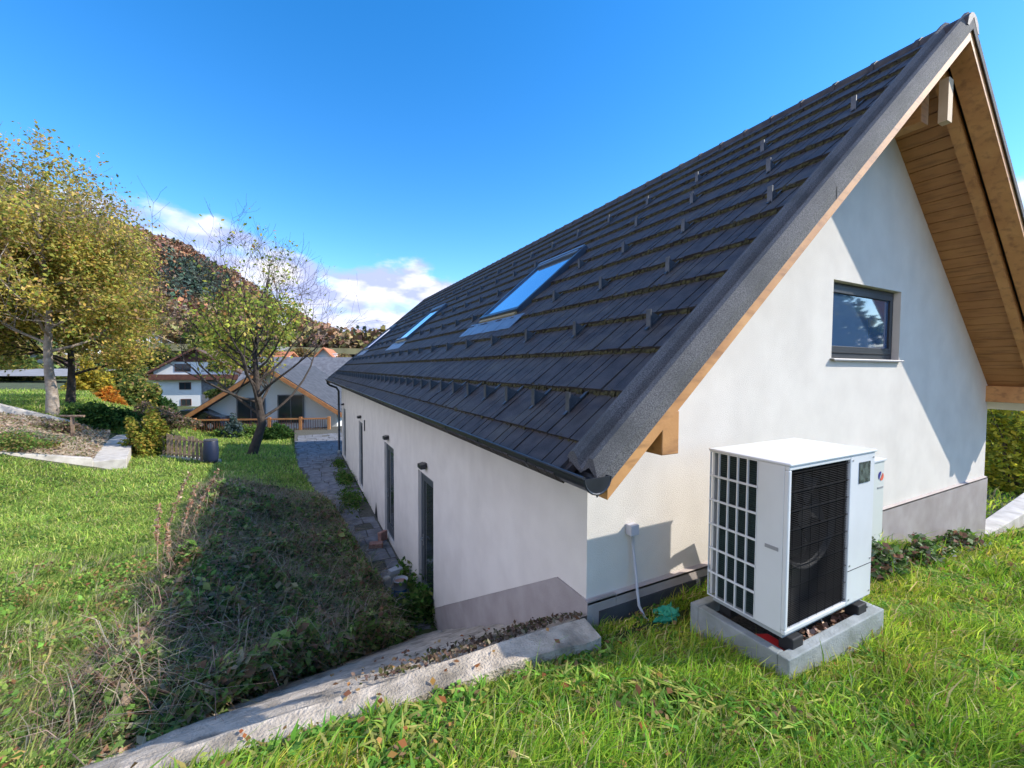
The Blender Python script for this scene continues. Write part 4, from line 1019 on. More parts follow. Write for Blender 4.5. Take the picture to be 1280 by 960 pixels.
# dry stalks rising out of the thicket
for k, (px, py, d, h_, ln) in enumerate([(198, 760, 6.3, 1.1, .05), (212, 740, 6.6, .75, 0), (205, 750, 6.9, 1.5, .5), (225, 720, 7.2, 1.3, .35), (235, 700, 7.6, 1.45, .6), (190, 800, 5.6, .7, .7)]):
    p = at(px, py, d); zb = float(H(p.x, p.y)); s = MB(); rr = random.Random(k)
    labs = ['straight reddish dry stalk, leftmost of the cluster by the shadow edge', 'short straight pale stalk in the middle of the cluster', 'long arching dry stalk with rusty seed tufts', 'medium arching dry stalk leaning right', 'outermost arching dry stalk, leaning furthest right', 'pale bare twig lying low across the tangled leaves']
    t = thing('dry_stalk', (p.x, p.y, zb), labs[k], 'stalk', 'dry stalks above the brambles')
    pts = [Vector((p.x, p.y, zb))+Rv*(ln*(f**1.6))+Vector((0, 0, h_*f)) for f in np.linspace(0, 1, 8)]
    s.tube(pts, [.010-.0008*i for i in range(8)], 5); s.build('stem', straw, t)
    if k != 5:
        P = np.array([tuple(pts[i].lerp(pts[i+1], rr.random())) for i in (3, 4, 5, 6) for _ in range(26)])
        P += RNG.normal(0, .018, P.shape); V, Fq, C = leaf_geo(P, RNG.uniform(.015, .04, len(P)), pick([(.5, .28, .17), (.6, .44, .3), (.36, .2, .12)], len(P)), aspect=2.2)
        np_mesh('seed_head', V, Fq, foliage, t, C)

# ------------------------------------------------------------------ garden things at the left
# concrete-edged bed
def wall_seg(mb, a, b, w, za, zb, zbot):
    a = Vector((a[0], a[1], 0)); b = Vector((b[0], b[1], 0)); d = (b-a).normalized(); n = Vector((-d.y, d.x, 0))*w
    mb.hexa([(a.x, a.y, zbot), (b.x, b.y, zbot), (b.x+n.x, b.y+n.y, zbot), (a.x+n.x, a.y+n.y, zbot), (a.x, a.y, za), (b.x, b.y, zb), (b.x+n.x, b.y+n.y, zb), (a.x+n.x, a.y+n.y, za)])
bed = thing('concrete_bed', (-5.6, 20.2, -3.9), 'pale concrete-edged garden bed filled with dry soil on the left lawn', 'garden bed')
s = MB(); A = (-5.55, 20.2); B = (-7.0, 27.0)
wall_seg(s, A, B, .95, -3.4, -3.34, -4.6); s.build('right_edge', conc_lt, bed, bevel=.02)
s = MB(); wall_seg(s, (-9.4, 18.45), (-6.40, 19.98), .35, -2.38, -3.27, -4.6); s.build('front_edge', conc_lt, bed, bevel=.02)
s = MB(); wall_seg(s, (-11.5, 26.0), (-7.95, 26.8), .4, -1.55, -3.1, -4.6); s.build('back_edge', conc_lt, bed, bevel=.02)
xs = np.linspace(0, 1, 30); X, Y = np.meshgrid(xs, xs)
ax = np.array([-6.45, 20.1]); bx_ = np.array([-7.9, 26.8]); cx_ = np.array([-16, 25.2]); dx_ = np.array([-13.5, 17])
Pq = (ax*(1-X)[..., None]*(1-Y)[..., None]+bx_*(1-X)[..., None]*Y[..., None]+cx_*X[..., None]*Y[..., None]+dx_*X[..., None]*(1-Y)[..., None])
Zq = np.maximum(H(Pq[..., 0], Pq[..., 1])+.03, -3.62)+.04*vnoise(Pq[..., 0], Pq[..., 1], 2)+.02
V = np.concatenate([Pq, Zq[..., None]], -1).reshape(-1, 3); i = np.arange(900).reshape(30, 30)
o = np_mesh('soil', V, np.stack([i[:-1, :-1], i[:-1, 1:], i[1:, 1:], i[1:, :-1]], -1).reshape(-1, 4), soil_m, bed, smooth=True)
n = 9000; a_ = RNG.uniform(0, 1, n); b_ = RNG.uniform(0, 1, n); Q = ax*((1-a_)*(1-b_))[:, None]+bx_*((1-a_)*b_)[:, None]+cx_*(a_*b_)[:, None]+dx_*(a_*(1-b_))[:, None]
P = np.stack([Q[:, 0], Q[:, 1], np.maximum(H(Q[:, 0], Q[:, 1]), -3.60)+.05+RNG.uniform(0, .1, n)], 1)
V, Fq, C = leaf_geo(P, RNG.uniform(.03, .09, n), pick([(.44, .33, .22), (.34, .24, .15), (.2, .22, .08), (.5, .42, .32)], n), up=.5)
o = np_mesh('bed_litter', V, Fq, foliage, col=C); tag(o, 'dry leaves and stems covering the soil of the concrete-edged bed', 'litter', kind='stuff')

# T-shaped wooden post
p = at(91, 540, 17.5); zb = float(H(p.x, p.y)); zt = at(91, 520, 17.5).z
tp = thing('wooden_post', (p.x, p.y, zb), 'T-shaped wooden post in front of the dark green shrub', 'post')
MB().box(p.x-.05, p.y-.05, zb-.1, p.x+.05, p.y+.05, zt-.05).build('upright', grey_w, tp)
s = MB(); a = p-Rv*.5; b = p+Rv*.5; s.tube([(a.x, a.y, zt), (b.x, b.y, zt)], .05, 6); s.build('crossbar', grey_w, tp)

# picket fence
fa = at(200, 560, 18.2); fb = at(263, 560, 17.4)
ft = thing('picket_fence', ((fa.x+fb.x)/2, (fa.y+fb.y)/2, -4.0), 'weathered wooden picket fence beyond the lawn', 'fence')
s = MB(); rr = random.Random(2)
n = 13
for k in range(n):
    f = k/(n-1); x = fa.x+(fb.x-fa.x)*f; y = fa.y+(fb.y-fa.y)*f; zb = float(H(x, y)); h_ = rr.uniform(.95, 1.08); tl = rr.uniform(-.03, .03)
    s.hexa([(x-.055, y-.015, zb-.1), (x+.055, y-.04, zb-.1), (x+.055, y-.015, zb-.1), (x-.055, y+.01, zb-.1), (x-.055+tl, y-.015, zb+h_), (x+.055+tl, y-.04, zb+h_-.04), (x+.055+tl, y-.015, zb+h_-.04), (x-.055+tl, y+.01, zb+h_)])
s.build('picket_panel', grey_w, ft)
for dz in (.22, .85):
    s = MB(); s.tube([(fa.x, fa.y+.04, float(H(fa.x, fa.y))+dz), (fb.x, fb.y+.04, float(H(fb.x, fb.y))+dz)], .035, 4); s.build('rail', grey_w, ft)
s = MB(); wall_seg(s, (fa.x-.4, fa.y+.1), (fb.x+.2, fb.y-.1), .25, float(H(fa.x, fa.y))+.10, float(H(fb.x, fb.y))+.12, -4.8)
o = s.build('stone_kerb', conc_lt); tag(o, 'low pale stone kerb under the picket fence', 'kerb')

# rain barrel at the fence end
p = at(264, 577, 17.4); zb = float(H(p.x, p.y)); rb = thing('rain_barrel', (p.x, p.y, zb), 'dark blue rain barrel with a dark lid at the right end of the picket fence', 'barrel')
s = MB(); s.lathe([(0, 0), (.22, 0), (.27, .2), (.28, .5), (.26, .9), (.24, .95)], (p.x, p.y, zb), 18); s.build('barrel_body', mat('barrel_blue', (.012, .02, .05), None, rough=.5), rb, smooth=True)
s = MB(); s.lathe([(.245, .95), (.26, .96), (.25, 1.0), (0, 1.02)], (p.x, p.y, zb), 18); s.build('lid', slate_dk, rb)

# parked car behind the fence
def car(p, rz):
    t = thing('parked_car', p, 'dark navy car parked behind the picket fence', 'car')
    c, d = cos(rz), sin(rz)
    T = lambda x, y, z: (p[0]+x*c-y*d, p[1]+x*d+y*c, p[2]+z)
    prof = [(-2.1, .35), (-2.15, .7), (-2.0, .95), (-1.35, 1.02), (-.75, 1.42), (.75, 1.46), (1.55, 1.05), (2.05, .95), (2.1, .4)]
    s = MB(); s.prism([(-2.1, .3)]+prof+[(2.1, .3)], lambda a, b, y: T(a, y, b), -.82, .82); s.build('body', car_paint, t, bevel=.06)
    s = MB()
    for sg in (-1, 1):
        y = sg*.826; q = [(-1.15, 1.03), (-.7, 1.35), (.7, 1.38), (1.3, 1.05)]; q = q if sg < 0 else q[::-1]; s.quad(*[T(a, y, b) for a, b in q])
    s.build('side_window', pane_m, t)
    for wx in (-1.35, 1.35):
        for sg in (-1, 1):
            s = MB(); s.prism([(wx+.32*cos(q), .32+.32*sin(q)) for q in np.linspace(0, 2*pi, 18, endpoint=False)], lambda a, b, y: T(a, y, b), sg*.66, sg*.85); w = s.build('wheel', rubber, t)
            s = MB(); s.prism([(wx+.19*cos(q), .32+.19*sin(q)) for q in np.linspace(0, 2*pi, 14, endpoint=False)], lambda a, b, y: T(a, y, b), sg*.851, sg*.86); s.build('rim', conduit_m, w)
p = at(250, 535, 30); car((p.x, p.y, float(H(p.x, p.y))-.02), -YAW)

# ------------------------------------------------------------------ neighbouring houses
def gable_house(name, label, c, rz, w, depth, eh, rise, wall_m, roof_m, over=.6, ofr=.8, wins=(), trim=None, side_wins=(), group=None, chimney=None, gable_m=None, grey_part=None, base=-3, lslope=None):
    """c = centre of the front wall at ground; local x right, y away"""
    t = thing(name, c, label, 'house', group); cc, dd = cos(rz), sin(rz)
    T = lambda x, y, z: (c[0]+x*cc-y*dd, c[1]+x*dd+y*cc, c[2]+z)
    s = MB(); h = w/2
    s.prism([(-h, base), (h, base), (h, eh), (0, eh+rise), (-h, eh)], lambda a, b, y: T(a, y, b), 0, depth); s.build('wall', wall_m, t)
    sl = rise/h; s = MB(); th = .25; e = h+over
    for sg in (-1, 1):
        s.prism([(0, eh+rise+.02), (sg*e, eh+rise-sl*e+.02), (sg*e, eh+rise-sl*e+.02+th), (0, eh+rise+th+.02)], lambda a, b, y: T(a, y, b), -ofr, depth+ofr)
    rf = s.build('roof', roof_m, t)
    if chimney:
        x, y, z0 = chimney; s = MB(); s.box(x-.35, y-.3, z0-1.5, x+.35, y+.3, z0+.7, T); s.box(x-.42, y-.37, z0+.7, x+.42, y+.37, z0+.85, T); s.build('chimney', white_p, rf)
    if trim:
        s = MB()
        for sg in (-1, 1):
            s.prism([(0, eh+rise-.12), (sg*(e+.02), eh+rise-sl*(e+.02)-.12), (sg*(e+.02), eh+rise-sl*(e+.02)+.2), (0, eh+rise+.2)], lambda a, b, y: T(a, y, b), -ofr-.08, -ofr-.003)
        s.build('barge_board', trim, t)
    if gable_m:
        zc = gable_m[0]; xx = (eh+rise-zc)/sl*.97
        s = MB(); s.prism([(-xx, zc), (xx, zc), (0, eh+rise-.05)], lambda a, b, y: T(a, y, b), -.08, -.004); s.build('gable_cladding', gable_m[1], t)
    if grey_part:
        x0, x1, z0, z1 = grey_part[:4]; s = MB(); s.box(x0, -.07, z0, x1, -.004, z1, T); s.build('cladding', grey_part[4], t)
    for (x, z, ww, hh) in wins:
        s = MB(); yy = -.10
        for bx2 in ((x-ww/2, z, x-ww/2+.08, z+hh), (x+ww/2-.08, z, x+ww/2, z+hh), (x-ww/2+.08, z, x+ww/2-.08, z+.08), (x-ww/2+.08, z+hh-.08, x+ww/2-.08, z+hh), (x-.03, z+.08, x+.03, z+hh-.08)):
            s.box(bx2[0], yy, bx2[1], bx2[2], -.003, bx2[3], T)
        f = s.build('window', frame_gr if trim is not brown_w else brown_w, t)
        s = MB(); s.box(x-ww/2+.08, yy+.03, z+.08, x+ww/2-.08, -.005, z+hh-.08, T); s.build('pane', pane_m, f)
    return t, T

# timber-balcony house directly beyond the path
gx_, gy_ = px2w(340, 500, 30.6)
gz_ = at(340, 563, 30.6).z
top_z = at(347, 456, 30).z-gz_; ehn = at(262, 505, 30).z-gz_-.45
nh, T = gable_house('timber_balcony_house', 'white gabled house with orange timber balcony at the end of the path', (gx_, gy_, gz_), -YAW+radians(9), 9.0, 9, 3.0, top_z-3.0-.3, white_p, slate_dk,   .75, 1.05,
    wins=[(-1.4, 2.0, 1.9, 1.9), (1.3, 2.0, 1.8, 2.1), (1.35, .05, 2.0, 1.35), (-1.5, .1, 1.4, 1.1)], trim=orange_w, base=-1)
s = MB(); s.box(-4.45, -1.45, 1.25, 4.4, -.01, 1.42, T); s.build('balcony_floor', orange_w, nh)
s = MB(); s.box(-4.45, -1.48, 2.42, 4.4, -1.38, 2.52, T); s.box(-4.45, -1.48, 1.18, 4.4, -1.4, 1.48, T)
bal = s.build('balcony_railing', orange_w, nh)
s = MB()
for x in np.arange(-4.3, 4.35, .16): s.box(x, -1.44, 1.48, x+.03, -1.41, 2.42, T)
s.build('baluster', brown_w, bal)
for x in (-4.4, -2.0, .35, 2.4, 4.3): 
    s = MB(); s.box(x-.09, -1.5, .95 if x not in (-4.4,) else -.2, x+.09, -1.32, 2.6, T); s.build('post', orange_w, nh)
# grey-roofed house behind it
hx, hy = px2w(378, 500, 42); hz = at(378, 520, 42).z-2.5
t_, T2 = gable_house('grey_roofed_house', 'house with a broad grey slate roof behind the timber balcony house', (hx+0, hy, hz), -YAW+pi/2, 9, 10.5, 4.2-0, 4.2, white_p, slate_m, .9, .6)
# move so that the long eave faces the viewer
t_.location = Vector(at(378, 500, 47.5)); t_.location.z = at(378, 446, 47.5).z-8.7; t_.location += Rv*5.5
# brown chalet with white walls
cx0, cy0 = px2w(247, 480, 76)
apz = at(243, 436, 75).z; egz = at(197, 466, 75).z; grz = at(240, 520, 75).z-1
t_, T3 = gable_house('white_chalet', 'tall white chalet with brown gable and long brown balcony', (cx0, cy0, grz), -YAW+radians(17), 13.2, 12, apz-grz-.62*6.6, .62*6.6, white_p, brown_roof, .9, 1.2,
    wins=[(-2.2, egz-grz+.25, 2.4, 1.35), (2.9, egz-grz+.25, 2.4, 1.45), (-1.9, egz-grz-3.0, 1.8, 1.3), (-1.8, egz-grz-5.9, 1.6, 1.2)], trim=brown_w, gable_m=(egz-grz+2.0, brown_w), grey_part=(.6, 6.55, 0, egz-grz-.9, slate_m), base=-3)
s = MB(); s.box(-6.8, -1.2, egz-grz-1.25, 6.8, -.01, egz-grz-1.05, T3); s.box(-6.8, -1.25, egz-grz-1.2, 6.8, -1.17, egz-grz-.25, T3); s.build('balcony', brown_w, t_)
# farther houses on the slope
def far_house(label, px, py_apex, d, w, roof_m, rz=0, rise=.32, eh=4.5, group='village houses on the slope', wall=white_p, depth=10, chimney=True):
    a = at(px, py_apex, d); base_z = a.z-eh-w*rise
    return gable_house('village_house', label, (a.x, a.y, base_z), -YAW+rz, w, depth, eh, w*rise, wall, roof_m, .8, .9, wins=[(-w*.2, 1.2, 1.4, 1.4), (w*.2, 1.2, 1.4, 1.4), (-w*.2, eh-.9, 1.3, 1.2), (w*.2, eh-.9, 1.3, 1.2)], group=group, chimney=(w*.2, 3, eh+w*rise*.6) if chimney else None, base=-8)
far_house('pale tan-roofed house left of the brown chalet', 192, 418, 108, 13, tan_roof, radians(55), .28, 5)
far_house('small orange-roofed house highest on the slope, above the brown chalet', 229, 402, 165, 9, orange_roof, radians(70), .3, 4)
far_house('orange-roofed house between the tan-roofed house and the chalet', 222, 424, 140, 11, orange_roof, radians(60), .3, 5)
far_house('house with steep orange gable peeking above the grey slate roof', 405, 436, 75, 7, orange_roof, radians(15), .55, 5)
far_house('house with low orange roof behind the grey slate ridge', 362, 441, 90, 14, orange_roof, radians(90), .25, 5)
far_house('long pale building behind the big trees at the far left', 12, 428, 75, 15, tan_roof, radians(80), .22, 5)
far_house('white house partly hidden by the pale-trunked tree', 48, 440, 66, 8, brown_roof, radians(20), .3, 4)
s = MB(); a = at(-80, 470, 52); b = at(90, 470, 52); s.quad(a+Vector((0, 0, 0)), b, b+Fh*7+Vector((0, 0, .9)), a+Fh*7+Vector((0, 0, .9)))
o = s.build('road', mat('pale_asphalt', (.22, .21, .2), (.3, .29, .28), 1, .95)); tag(o, 'pale road behind the left meadow', 'road', kind='structure')

# navy building right of the house
p = at(1295, 545, 21); nb_ = thing('navy_shed', (p.x, p.y, -4), 'dark navy building with black roof edge seen below the right eave', 'shed')
rz = radians(-55); cc, dd = cos(rz), sin(rz); T = lambda x, y, z: (p.x+x*cc-y*dd, p.y+x*dd+y*cc, z)
zt = at(1260, 514, 21).z
MB().box(-5, 0, -5, 5, 5, zt, T).build('wall', navy_m, nb_)
MB().box(-5.2, -.2, zt+.001, 5.2, 5.2, zt+.2, T).build('roof', metal_dk, nb_)
MB().box(1.0, -.02, zt-1.9, 2.2, -.002, zt-.4, T).build('window', pane_m, nb_)
# pale kerb wall running right from the gable corner
s = MB(); s.hexa([(11.0, 2.62, -3.6), (15.5, 2.75, -3.6), (15.5, 3.1, -3.6), (10.99, 2.86, -3.6), (11.0, 2.62, -2.93), (15.5, 2.75, -2.93), (15.5, 3.15, -2.9), (10.99, 2.86, -2.93)])
o = s.build('low_wall', conc_lt, bevel=.015); tag(o, 'low pale concrete wall running right from the gable corner', 'low wall')
s = MB(); s.box(11.1, 3.5, -3.3, 13.0, 3.75, -2.98); o = s.build('brick_edging', brick_m, bevel=.015); tag(o, 'short reddish brick edging beside the right corner of the house', 'edging')

# ------------------------------------------------------------------ hill with autumn forest
AZ = [-60, -40, -30, -22.9, -20.6, -15.3, -11.4, -6.1, -1.4, 2.9, 7.5, 12.5, 20, 40, 70, 110]
EL = [9, 12.5, 14, 13.97, 14.2, 13.2, 12.55, 10.0, 6.8, 4.5, 2.1, 1.0, .8, 1.5, 2.5, 2]
R0, R1 = 150., 430.
def hill_z(az, r):
    zr = np.tan(np.radians(np.interp(az, AZ, EL)))*R1
    t = np.clip((r-R0)/(R1-R0), 0, 1.6)
    up = t**1.05
    z = 6+(zr-6)*np.where(t <= 1, up, 1-(t-1)*1.2)
    return z+np.sin(az*1.3+r*.02)*1.2*np.clip(t, 0, 1)
def hill():
    az = np.linspace(-60, 110, 260); r = np.linspace(R0-15, R1*1.5, 90); A, Rr = np.meshgrid(az, r)
    Z = hill_z(A, Rr); Z[0] = Z[1]-2
    a = np.radians(A); V = np.stack([np.sin(a)*Rr, np.cos(a)*Rr, Z], -1).reshape(-1, 3)
    i = np.arange(A.size).reshape(A.shape); Fq = np.stack([i[:-1, :-1], i[:-1, 1:], i[1:, 1:], i[1:, :-1]], -1).reshape(-1, 4)
    u, v, D = proj_np(V)
    rock = (np.exp(-((u-352)/15)**2-((v-412)/26)**2)*1.6+np.exp(-((u-298)/12)**2-((v-358)/10)**2)*.9+.25*RNG.uniform(-1, 1, len(u)) > .55) & (D > 0)
    col = np.where(rock[:, None], np.array([[.42, .40, .38]]), np.array([[.13, .12, .06]]))*(1+RNG.normal(0, .12, (len(u), 1)))
    o = np_mesh('hill', V, Fq, foliage_far, col=col, smooth=True); tag(o, 'steep wooded hill with pale cliffs', 'hill', kind='structure')
    # forest
    n = 17000; azs = RNG.uniform(-33, 24, n); rs = R0-8+(R1+12-R0)*RNG.uniform(0, 1, n)**.8
    z = hill_z(azs, rs); a = np.radians(azs); P = np.stack([np.sin(a)*rs, np.cos(a)*rs, z-.5], 1)
    u, v, D = proj_np(P)
    rk = np.exp(-((u-352)/15)**2-((v-412)/26)**2)*1.6+np.exp(-((u-298)/12)**2-((v-358)/10)**2)*.9
    k = rk+RNG.normal(0, .15, n) < .5; P, u, v = P[k], u[k], v[k]; n = len(P)
    blob = np.exp(-((u-245)/55)**2-((v-365)/32)**2)*1.3+.35*vnoise(P[:, 0], P[:, 2], .05, 3)+.3*vnoise(P[:, 0], P[:, 2], .15, 5)
    con = blob+RNG.normal(0, .25, n) > .85
    low = sstep(395, 440, v)
    def clump(P, s1, hgt, per, lsz, cols, cone=False):
        m = len(P); v = RNG.normal(size=(m, per, 3)); v /= np.linalg.norm(v, axis=2, keepdims=True)
        if cone:
            hfr = RNG.uniform(0, 1, (m, per)); rad = (1-hfr)*RNG.uniform(.5, 1, (m, per))*s1[:, None]; th = RNG.uniform(0, 2*pi, (m, per))
            Q = np.stack([np.cos(th)*rad, np.sin(th)*rad, hfr*hgt[:, None]], 2)
        else:
            q = (1-np.abs(RNG.normal(0, .18, (m, per))))*s1[:, None]
            Q = np.stack([v[..., 0]*q, v[..., 1]*q, (v[..., 2]*.5+.5)*hgt[:, None]*(q/s1[:, None])], 2)
        Q = (Q+P[:, None]).reshape(-1, 3)
        c = np.repeat(cols, per, 0)*(1+RNG.normal(0, .08, (m*per, 1)))
        return leaf_geo(Q, np.repeat(lsz, per)*RNG.uniform(.6, 1.4, m*per), np.clip(c, .004, .9), up=.3, aspect=1.2)
    Pd = P[~con]; m = len(Pd); s1 = RNG.uniform(1.8, 3.6, m); lo = low[~con]
    pal = pick([(.22, .10, .055), (.26, .14, .07), (.17, .095, .065), (.28, .17, .08), (.16, .12, .085), (.14, .13, .06), (.22, .18, .08)], m, w=[.16, .17, .2, .1, .19, .1, .08])
    pal2 = pick([(.22, .20, .07), (.17, .17, .06), (.25, .19, .08), (.20, .13, .07)], m)
    c = np.where((RNG.uniform(0, 1, m) < lo*.85)[:, None], pal2, pal)*[1.35, 1.2, 1.0]+[.012, .016, .026]  # bluish offset puts distance haze into the crown colours
    g1 = clump(Pd, s1, s1*RNG.uniform(1.8, 2.6, m), 26, s1*.52, c)
    Pc = P[con]; m = len(Pc); s1 = RNG.uniform(1.2, 2.2, m)
    g2 = clump(Pc, s1, s1*RNG.uniform(4, 5.5, m), 26, s1*.7, pick([(.07, .115, .085), (.09, .13, .09), (.055, .09, .07)], m), True)
    # wooded foothill between and above the village houses
    n = 1500; az3 = RNG.uniform(-34, 16, n); r3 = RNG.uniform(98, 168, n); a3 = np.radians(az3)
    X3 = np.sin(a3)*r3; Y3 = np.cos(a3)*r3; P3 = np.stack([X3, Y3, np.maximum(H(X3, Y3), np.where(r3 > R0, hill_z(az3, r3), -99))-.4], 1)
    u3, v3, D3 = proj_np(P3+[0, 0, 2]); k = ~((u3 > 165) & (u3 < 252) & (v3 > 398)) & (vnoise(X3, Y3, .07, 2) > -.5); P3 = P3[k]; m = len(P3); s1 = RNG.uniform(1.6, 3.4, m)
    g3 = clump(P3, s1, s1*RNG.uniform(1.7, 2.4, m), 90, s1*.26, pick([(.20, .20, .06), (.14, .17, .05), (.27, .20, .07), (.22, .13, .06), (.08, .12, .04), (.3, .24, .08)], m))
    V, Fq, C = join_geo([g1, g2, g3])
    o = np_mesh('forest', V, Fq, foliage_far, col=C); tag(o, 'autumn forest of rusty and dark green trees covering the hillside', 'forest', kind='stuff')
hill()
# trees and bushes between the village houses
VT = [(150, 455, 60, 3.0, 5.5, 'olive tree left of the tan-roofed house'), (168, 480, 55, 2.6, 4.0, 'yellow-green tree below the tan-roofed house'), (272, 425, 95, 5, 7, 'dense green tree above the chalet roof'), (300, 440, 85, 4.5, 6.5, 'green tree at the right of the chalet roof'), (325, 438, 90, 5, 6.5, 'olive tree above the timber house gable'), (250, 415, 120, 5, 7, 'olive tree between chalet ridge and hillside'), (380, 440, 100, 4, 5, 'yellow-brown tree behind the slate roof'), (425, 452, 70, 4, 5.5, 'brownish tree at the far end of the dark roof'), (205, 440, 95, 3.5, 5, 'yellow tree beside the orange roofs'), (290, 480, 50, 2.2, 3.0, 'green bush at the foot of the chalet'), (110, 470, 70, 5, 6, 'olive tree behind the dark trunk'), (30, 455, 60, 3, 4, 'olive tree by the upper road')]
for k, (px, py, d, r_, h_, lab) in enumerate(VT):
    a = at(px, py, d); pal = [(.22, .24, .05), (.14, .19, .04), (.30, .24, .06), (.08, .13, .03)]
    if 'brown' in lab: pal = [(.26, .17, .07), (.2, .17, .06), (.3, .2, .08)]
    tt = thing('village_tree', (a.x, a.y, a.z-h_), lab, 'tree', 'trees among the village houses')
    rng = np.random.default_rng(60+k); n = 2600; v = rng.normal(size=(n, 3)); v /= np.linalg.norm(v, axis=1, keepdims=True)
    q = (1+.3*np.sin(v[:, 0]*5+k)*np.cos(v[:, 2]*5+k))*(1-np.abs(rng.normal(0, .25, n)))
    P = np.array([a.x, a.y, a.z-h_*.45])+v*q[:, None]*[r_, r_, h_*.6]
    V, Fq, C = leaf_geo(P, d*.0055*rng.uniform(.6, 1.5, n), pick(pal, n, rng), rng)
    np_mesh('crown', V, Fq, foliage, tt, C)
    s = MB(); s.tube([(a.x, a.y, a.z-h_-8), (a.x, a.y, a.z-h_*.4)], [.35, .2], 7); s.build('trunk', bark_md, tt)

# ------------------------------------------------------------------ light and sky
SD = Vector((-1.80, 1.0, -1.48)).normalized()
sun_d = bpy.data.lights.new('sun', 'SUN'); sun = bpy.data.objects.new('sun', sun_d); COL.objects.link(sun)
sun.rotation_euler = SD.to_track_quat('-Z', 'Y').to_euler(); sun.location = (10, -8, 12)
sun_d.energy = 3.15; sun_d.angle = radians(.5); sun_d.color = (1, .95, .87)
W = bpy.data.worlds.new('World'); SC.world = W; W.use_nodes = True
nt = W.node_tree; N = nt.nodes; L = nt.links; bg = N['Background']; bg.inputs['Strength'].default_value = .15
sky = N.new('ShaderNodeTexSky'); sky.sky_type = 'NISHITA'; sky.sun_disc = False
sky.sun_elevation = math.asin(-SD.z); sky.sun_rotation = atan2(-SD.x, -SD.y)
sky.altitude = 500; sky.air_density = 1.0; sky.dust_density = .25; sky.ozone_density = 1.8
def math_(op, a, b=None, c=None):
    n = N.new('ShaderNodeMath'); n.operation = op
    for i, v in enumerate((a, b, c)):
        if v is None: continue
        if isinstance(v, (int, float)): n.inputs[i].default_value = v
        else: L.new(v, n.inputs[i])
    return n.outputs[0]
tc = N.new('ShaderNodeTexCoord'); sp = N.new('ShaderNodeSeparateXYZ'); L.new(tc.outputs['Generated'], sp.inputs[0])
az = math_('ARCTAN2', sp.outputs[0], sp.outputs[1]); el = math_('ARCSINE', sp.outputs[2])
azn = N.new('ShaderNodeMapRange'); azn.inputs[1].default_value = -pi; azn.inputs[2].default_value = pi; L.new(az, azn.inputs[0])
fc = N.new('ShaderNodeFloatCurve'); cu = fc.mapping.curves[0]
pts = [(-180, 6), (-165, 8), (-150, 40), (-120, 62), (-80, 62), (-52, 40), (-36, 17), (-26, 15.5), (-18, 16.2), (-8.9, 16.3), (-2, 15.2), (1.6, 13.2), (3.5, 11.6), (6.7, 12.2), (10.5, 13.6), (15.6, 13.4), (20.9, 11.8), (26, 9), (40, 6), (65, 12), (76, 16.5), (88, 14), (100, 4), (180, 6)]  # cloud tops by azimuth; tall western bank is added out of view as fill
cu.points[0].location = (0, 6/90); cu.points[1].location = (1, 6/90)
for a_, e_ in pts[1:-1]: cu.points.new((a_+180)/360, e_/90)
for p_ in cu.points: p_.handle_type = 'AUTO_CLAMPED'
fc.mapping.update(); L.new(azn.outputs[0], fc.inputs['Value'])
topel = math_('MULTIPLY', fc.outputs[0], radians(90))
mp = N.new('ShaderNodeMapping'); mp.inputs['Scale'].default_value = (1, 1, 2.2); L.new(tc.outputs['Generated'], mp.inputs['Vector'])
n1 = N.new('ShaderNodeTexNoise'); n1.inputs['Scale'].default_value = 9; n1.inputs['Detail'].default_value = 7; n1.inputs['Roughness'].default_value = .55; L.new(mp.outputs[0], n1.inputs['Vector'])
n2 = N.new('ShaderNodeTexNoise'); n2.inputs['Scale'].default_value = 5; n2.inputs['Detail'].default_value = 8; L.new(mp.outputs[0], n2.inputs['Vector'])
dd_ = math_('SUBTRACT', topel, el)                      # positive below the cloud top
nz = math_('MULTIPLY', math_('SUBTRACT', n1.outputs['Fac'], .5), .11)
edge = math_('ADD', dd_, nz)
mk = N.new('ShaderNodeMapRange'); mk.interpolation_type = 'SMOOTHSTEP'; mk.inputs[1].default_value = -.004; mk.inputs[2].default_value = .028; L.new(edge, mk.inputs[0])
body = N.new('ShaderNodeMapRange'); body.inputs[1].default_value = .30; body.inputs[2].default_value = .5; body.interpolation_type = 'SMOOTHSTEP'; L.new(n2.outputs['Fac'], body.inputs[0])
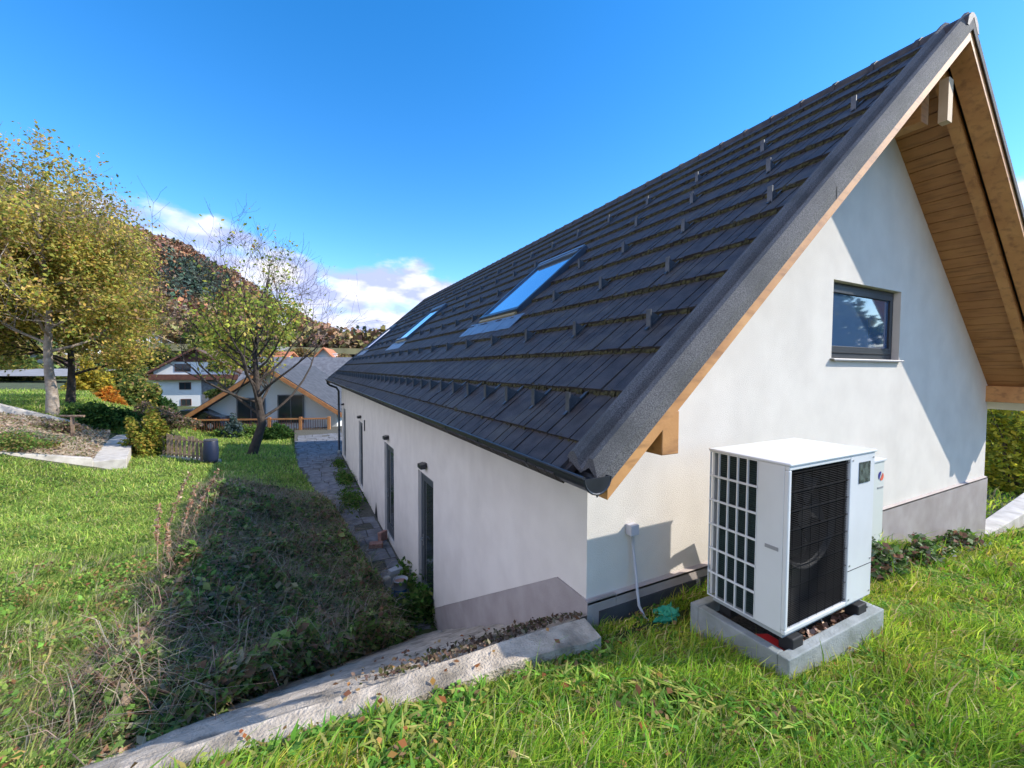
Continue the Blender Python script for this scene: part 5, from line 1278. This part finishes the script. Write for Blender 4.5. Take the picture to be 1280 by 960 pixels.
mask = math_('MULTIPLY', mk.outputs[0], math_('MULTIPLY_ADD', body.outputs[0], .6, .4))
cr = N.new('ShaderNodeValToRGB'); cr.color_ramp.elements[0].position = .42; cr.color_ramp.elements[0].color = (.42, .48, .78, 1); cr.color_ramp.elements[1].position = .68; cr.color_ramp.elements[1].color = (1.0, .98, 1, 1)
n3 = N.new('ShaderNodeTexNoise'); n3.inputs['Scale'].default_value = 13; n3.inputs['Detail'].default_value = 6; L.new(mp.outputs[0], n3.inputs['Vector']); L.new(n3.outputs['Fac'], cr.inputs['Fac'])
cs = N.new('ShaderNodeVectorMath'); cs.operation = 'SCALE'; L.new(cr.outputs[0], cs.inputs[0]); cw = N.new('ShaderNodeMapRange'); cw.interpolation_type = 'SMOOTHSTEP'; L.new(sp.outputs[0], cw.inputs[0]); cw.inputs[1].default_value = -.45; cw.inputs[2].default_value = -.75; cw.inputs[3].default_value = 5.0; cw.inputs[4].default_value = 8.5; L.new(cw.outputs[0], cs.inputs['Scale'])  # added western clouds brightened to lift the shaded long wall
hs = N.new('ShaderNodeHueSaturation'); hs.inputs['Hue'].default_value = .503; hs.inputs['Saturation'].default_value = 1.4; hs.inputs['Value'].default_value = 1.1; L.new(sky.outputs[0], hs.inputs['Color'])
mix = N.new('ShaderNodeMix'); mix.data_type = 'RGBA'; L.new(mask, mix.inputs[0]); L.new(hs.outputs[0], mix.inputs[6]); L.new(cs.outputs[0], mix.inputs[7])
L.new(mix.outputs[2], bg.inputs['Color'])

# ------------------------------------------------------------------ render settings
SC.view_settings.view_transform = 'Standard'; SC.view_settings.look = 'None'; SC.view_settings.exposure = 1.0; SC.view_settings.gamma = 1
SC.render.engine = 'CYCLES'
SC.cycles.use_denoising = True
SC.cycles.max_bounces = 5; SC.cycles.diffuse_bounces = 3; SC.cycles.glossy_bounces = 3; SC.cycles.transmission_bounces = 3
SC.cycles.use_adaptive_sampling = True; SC.cycles.adaptive_threshold = .02
SC.cycles.sample_clamp_indirect = 6
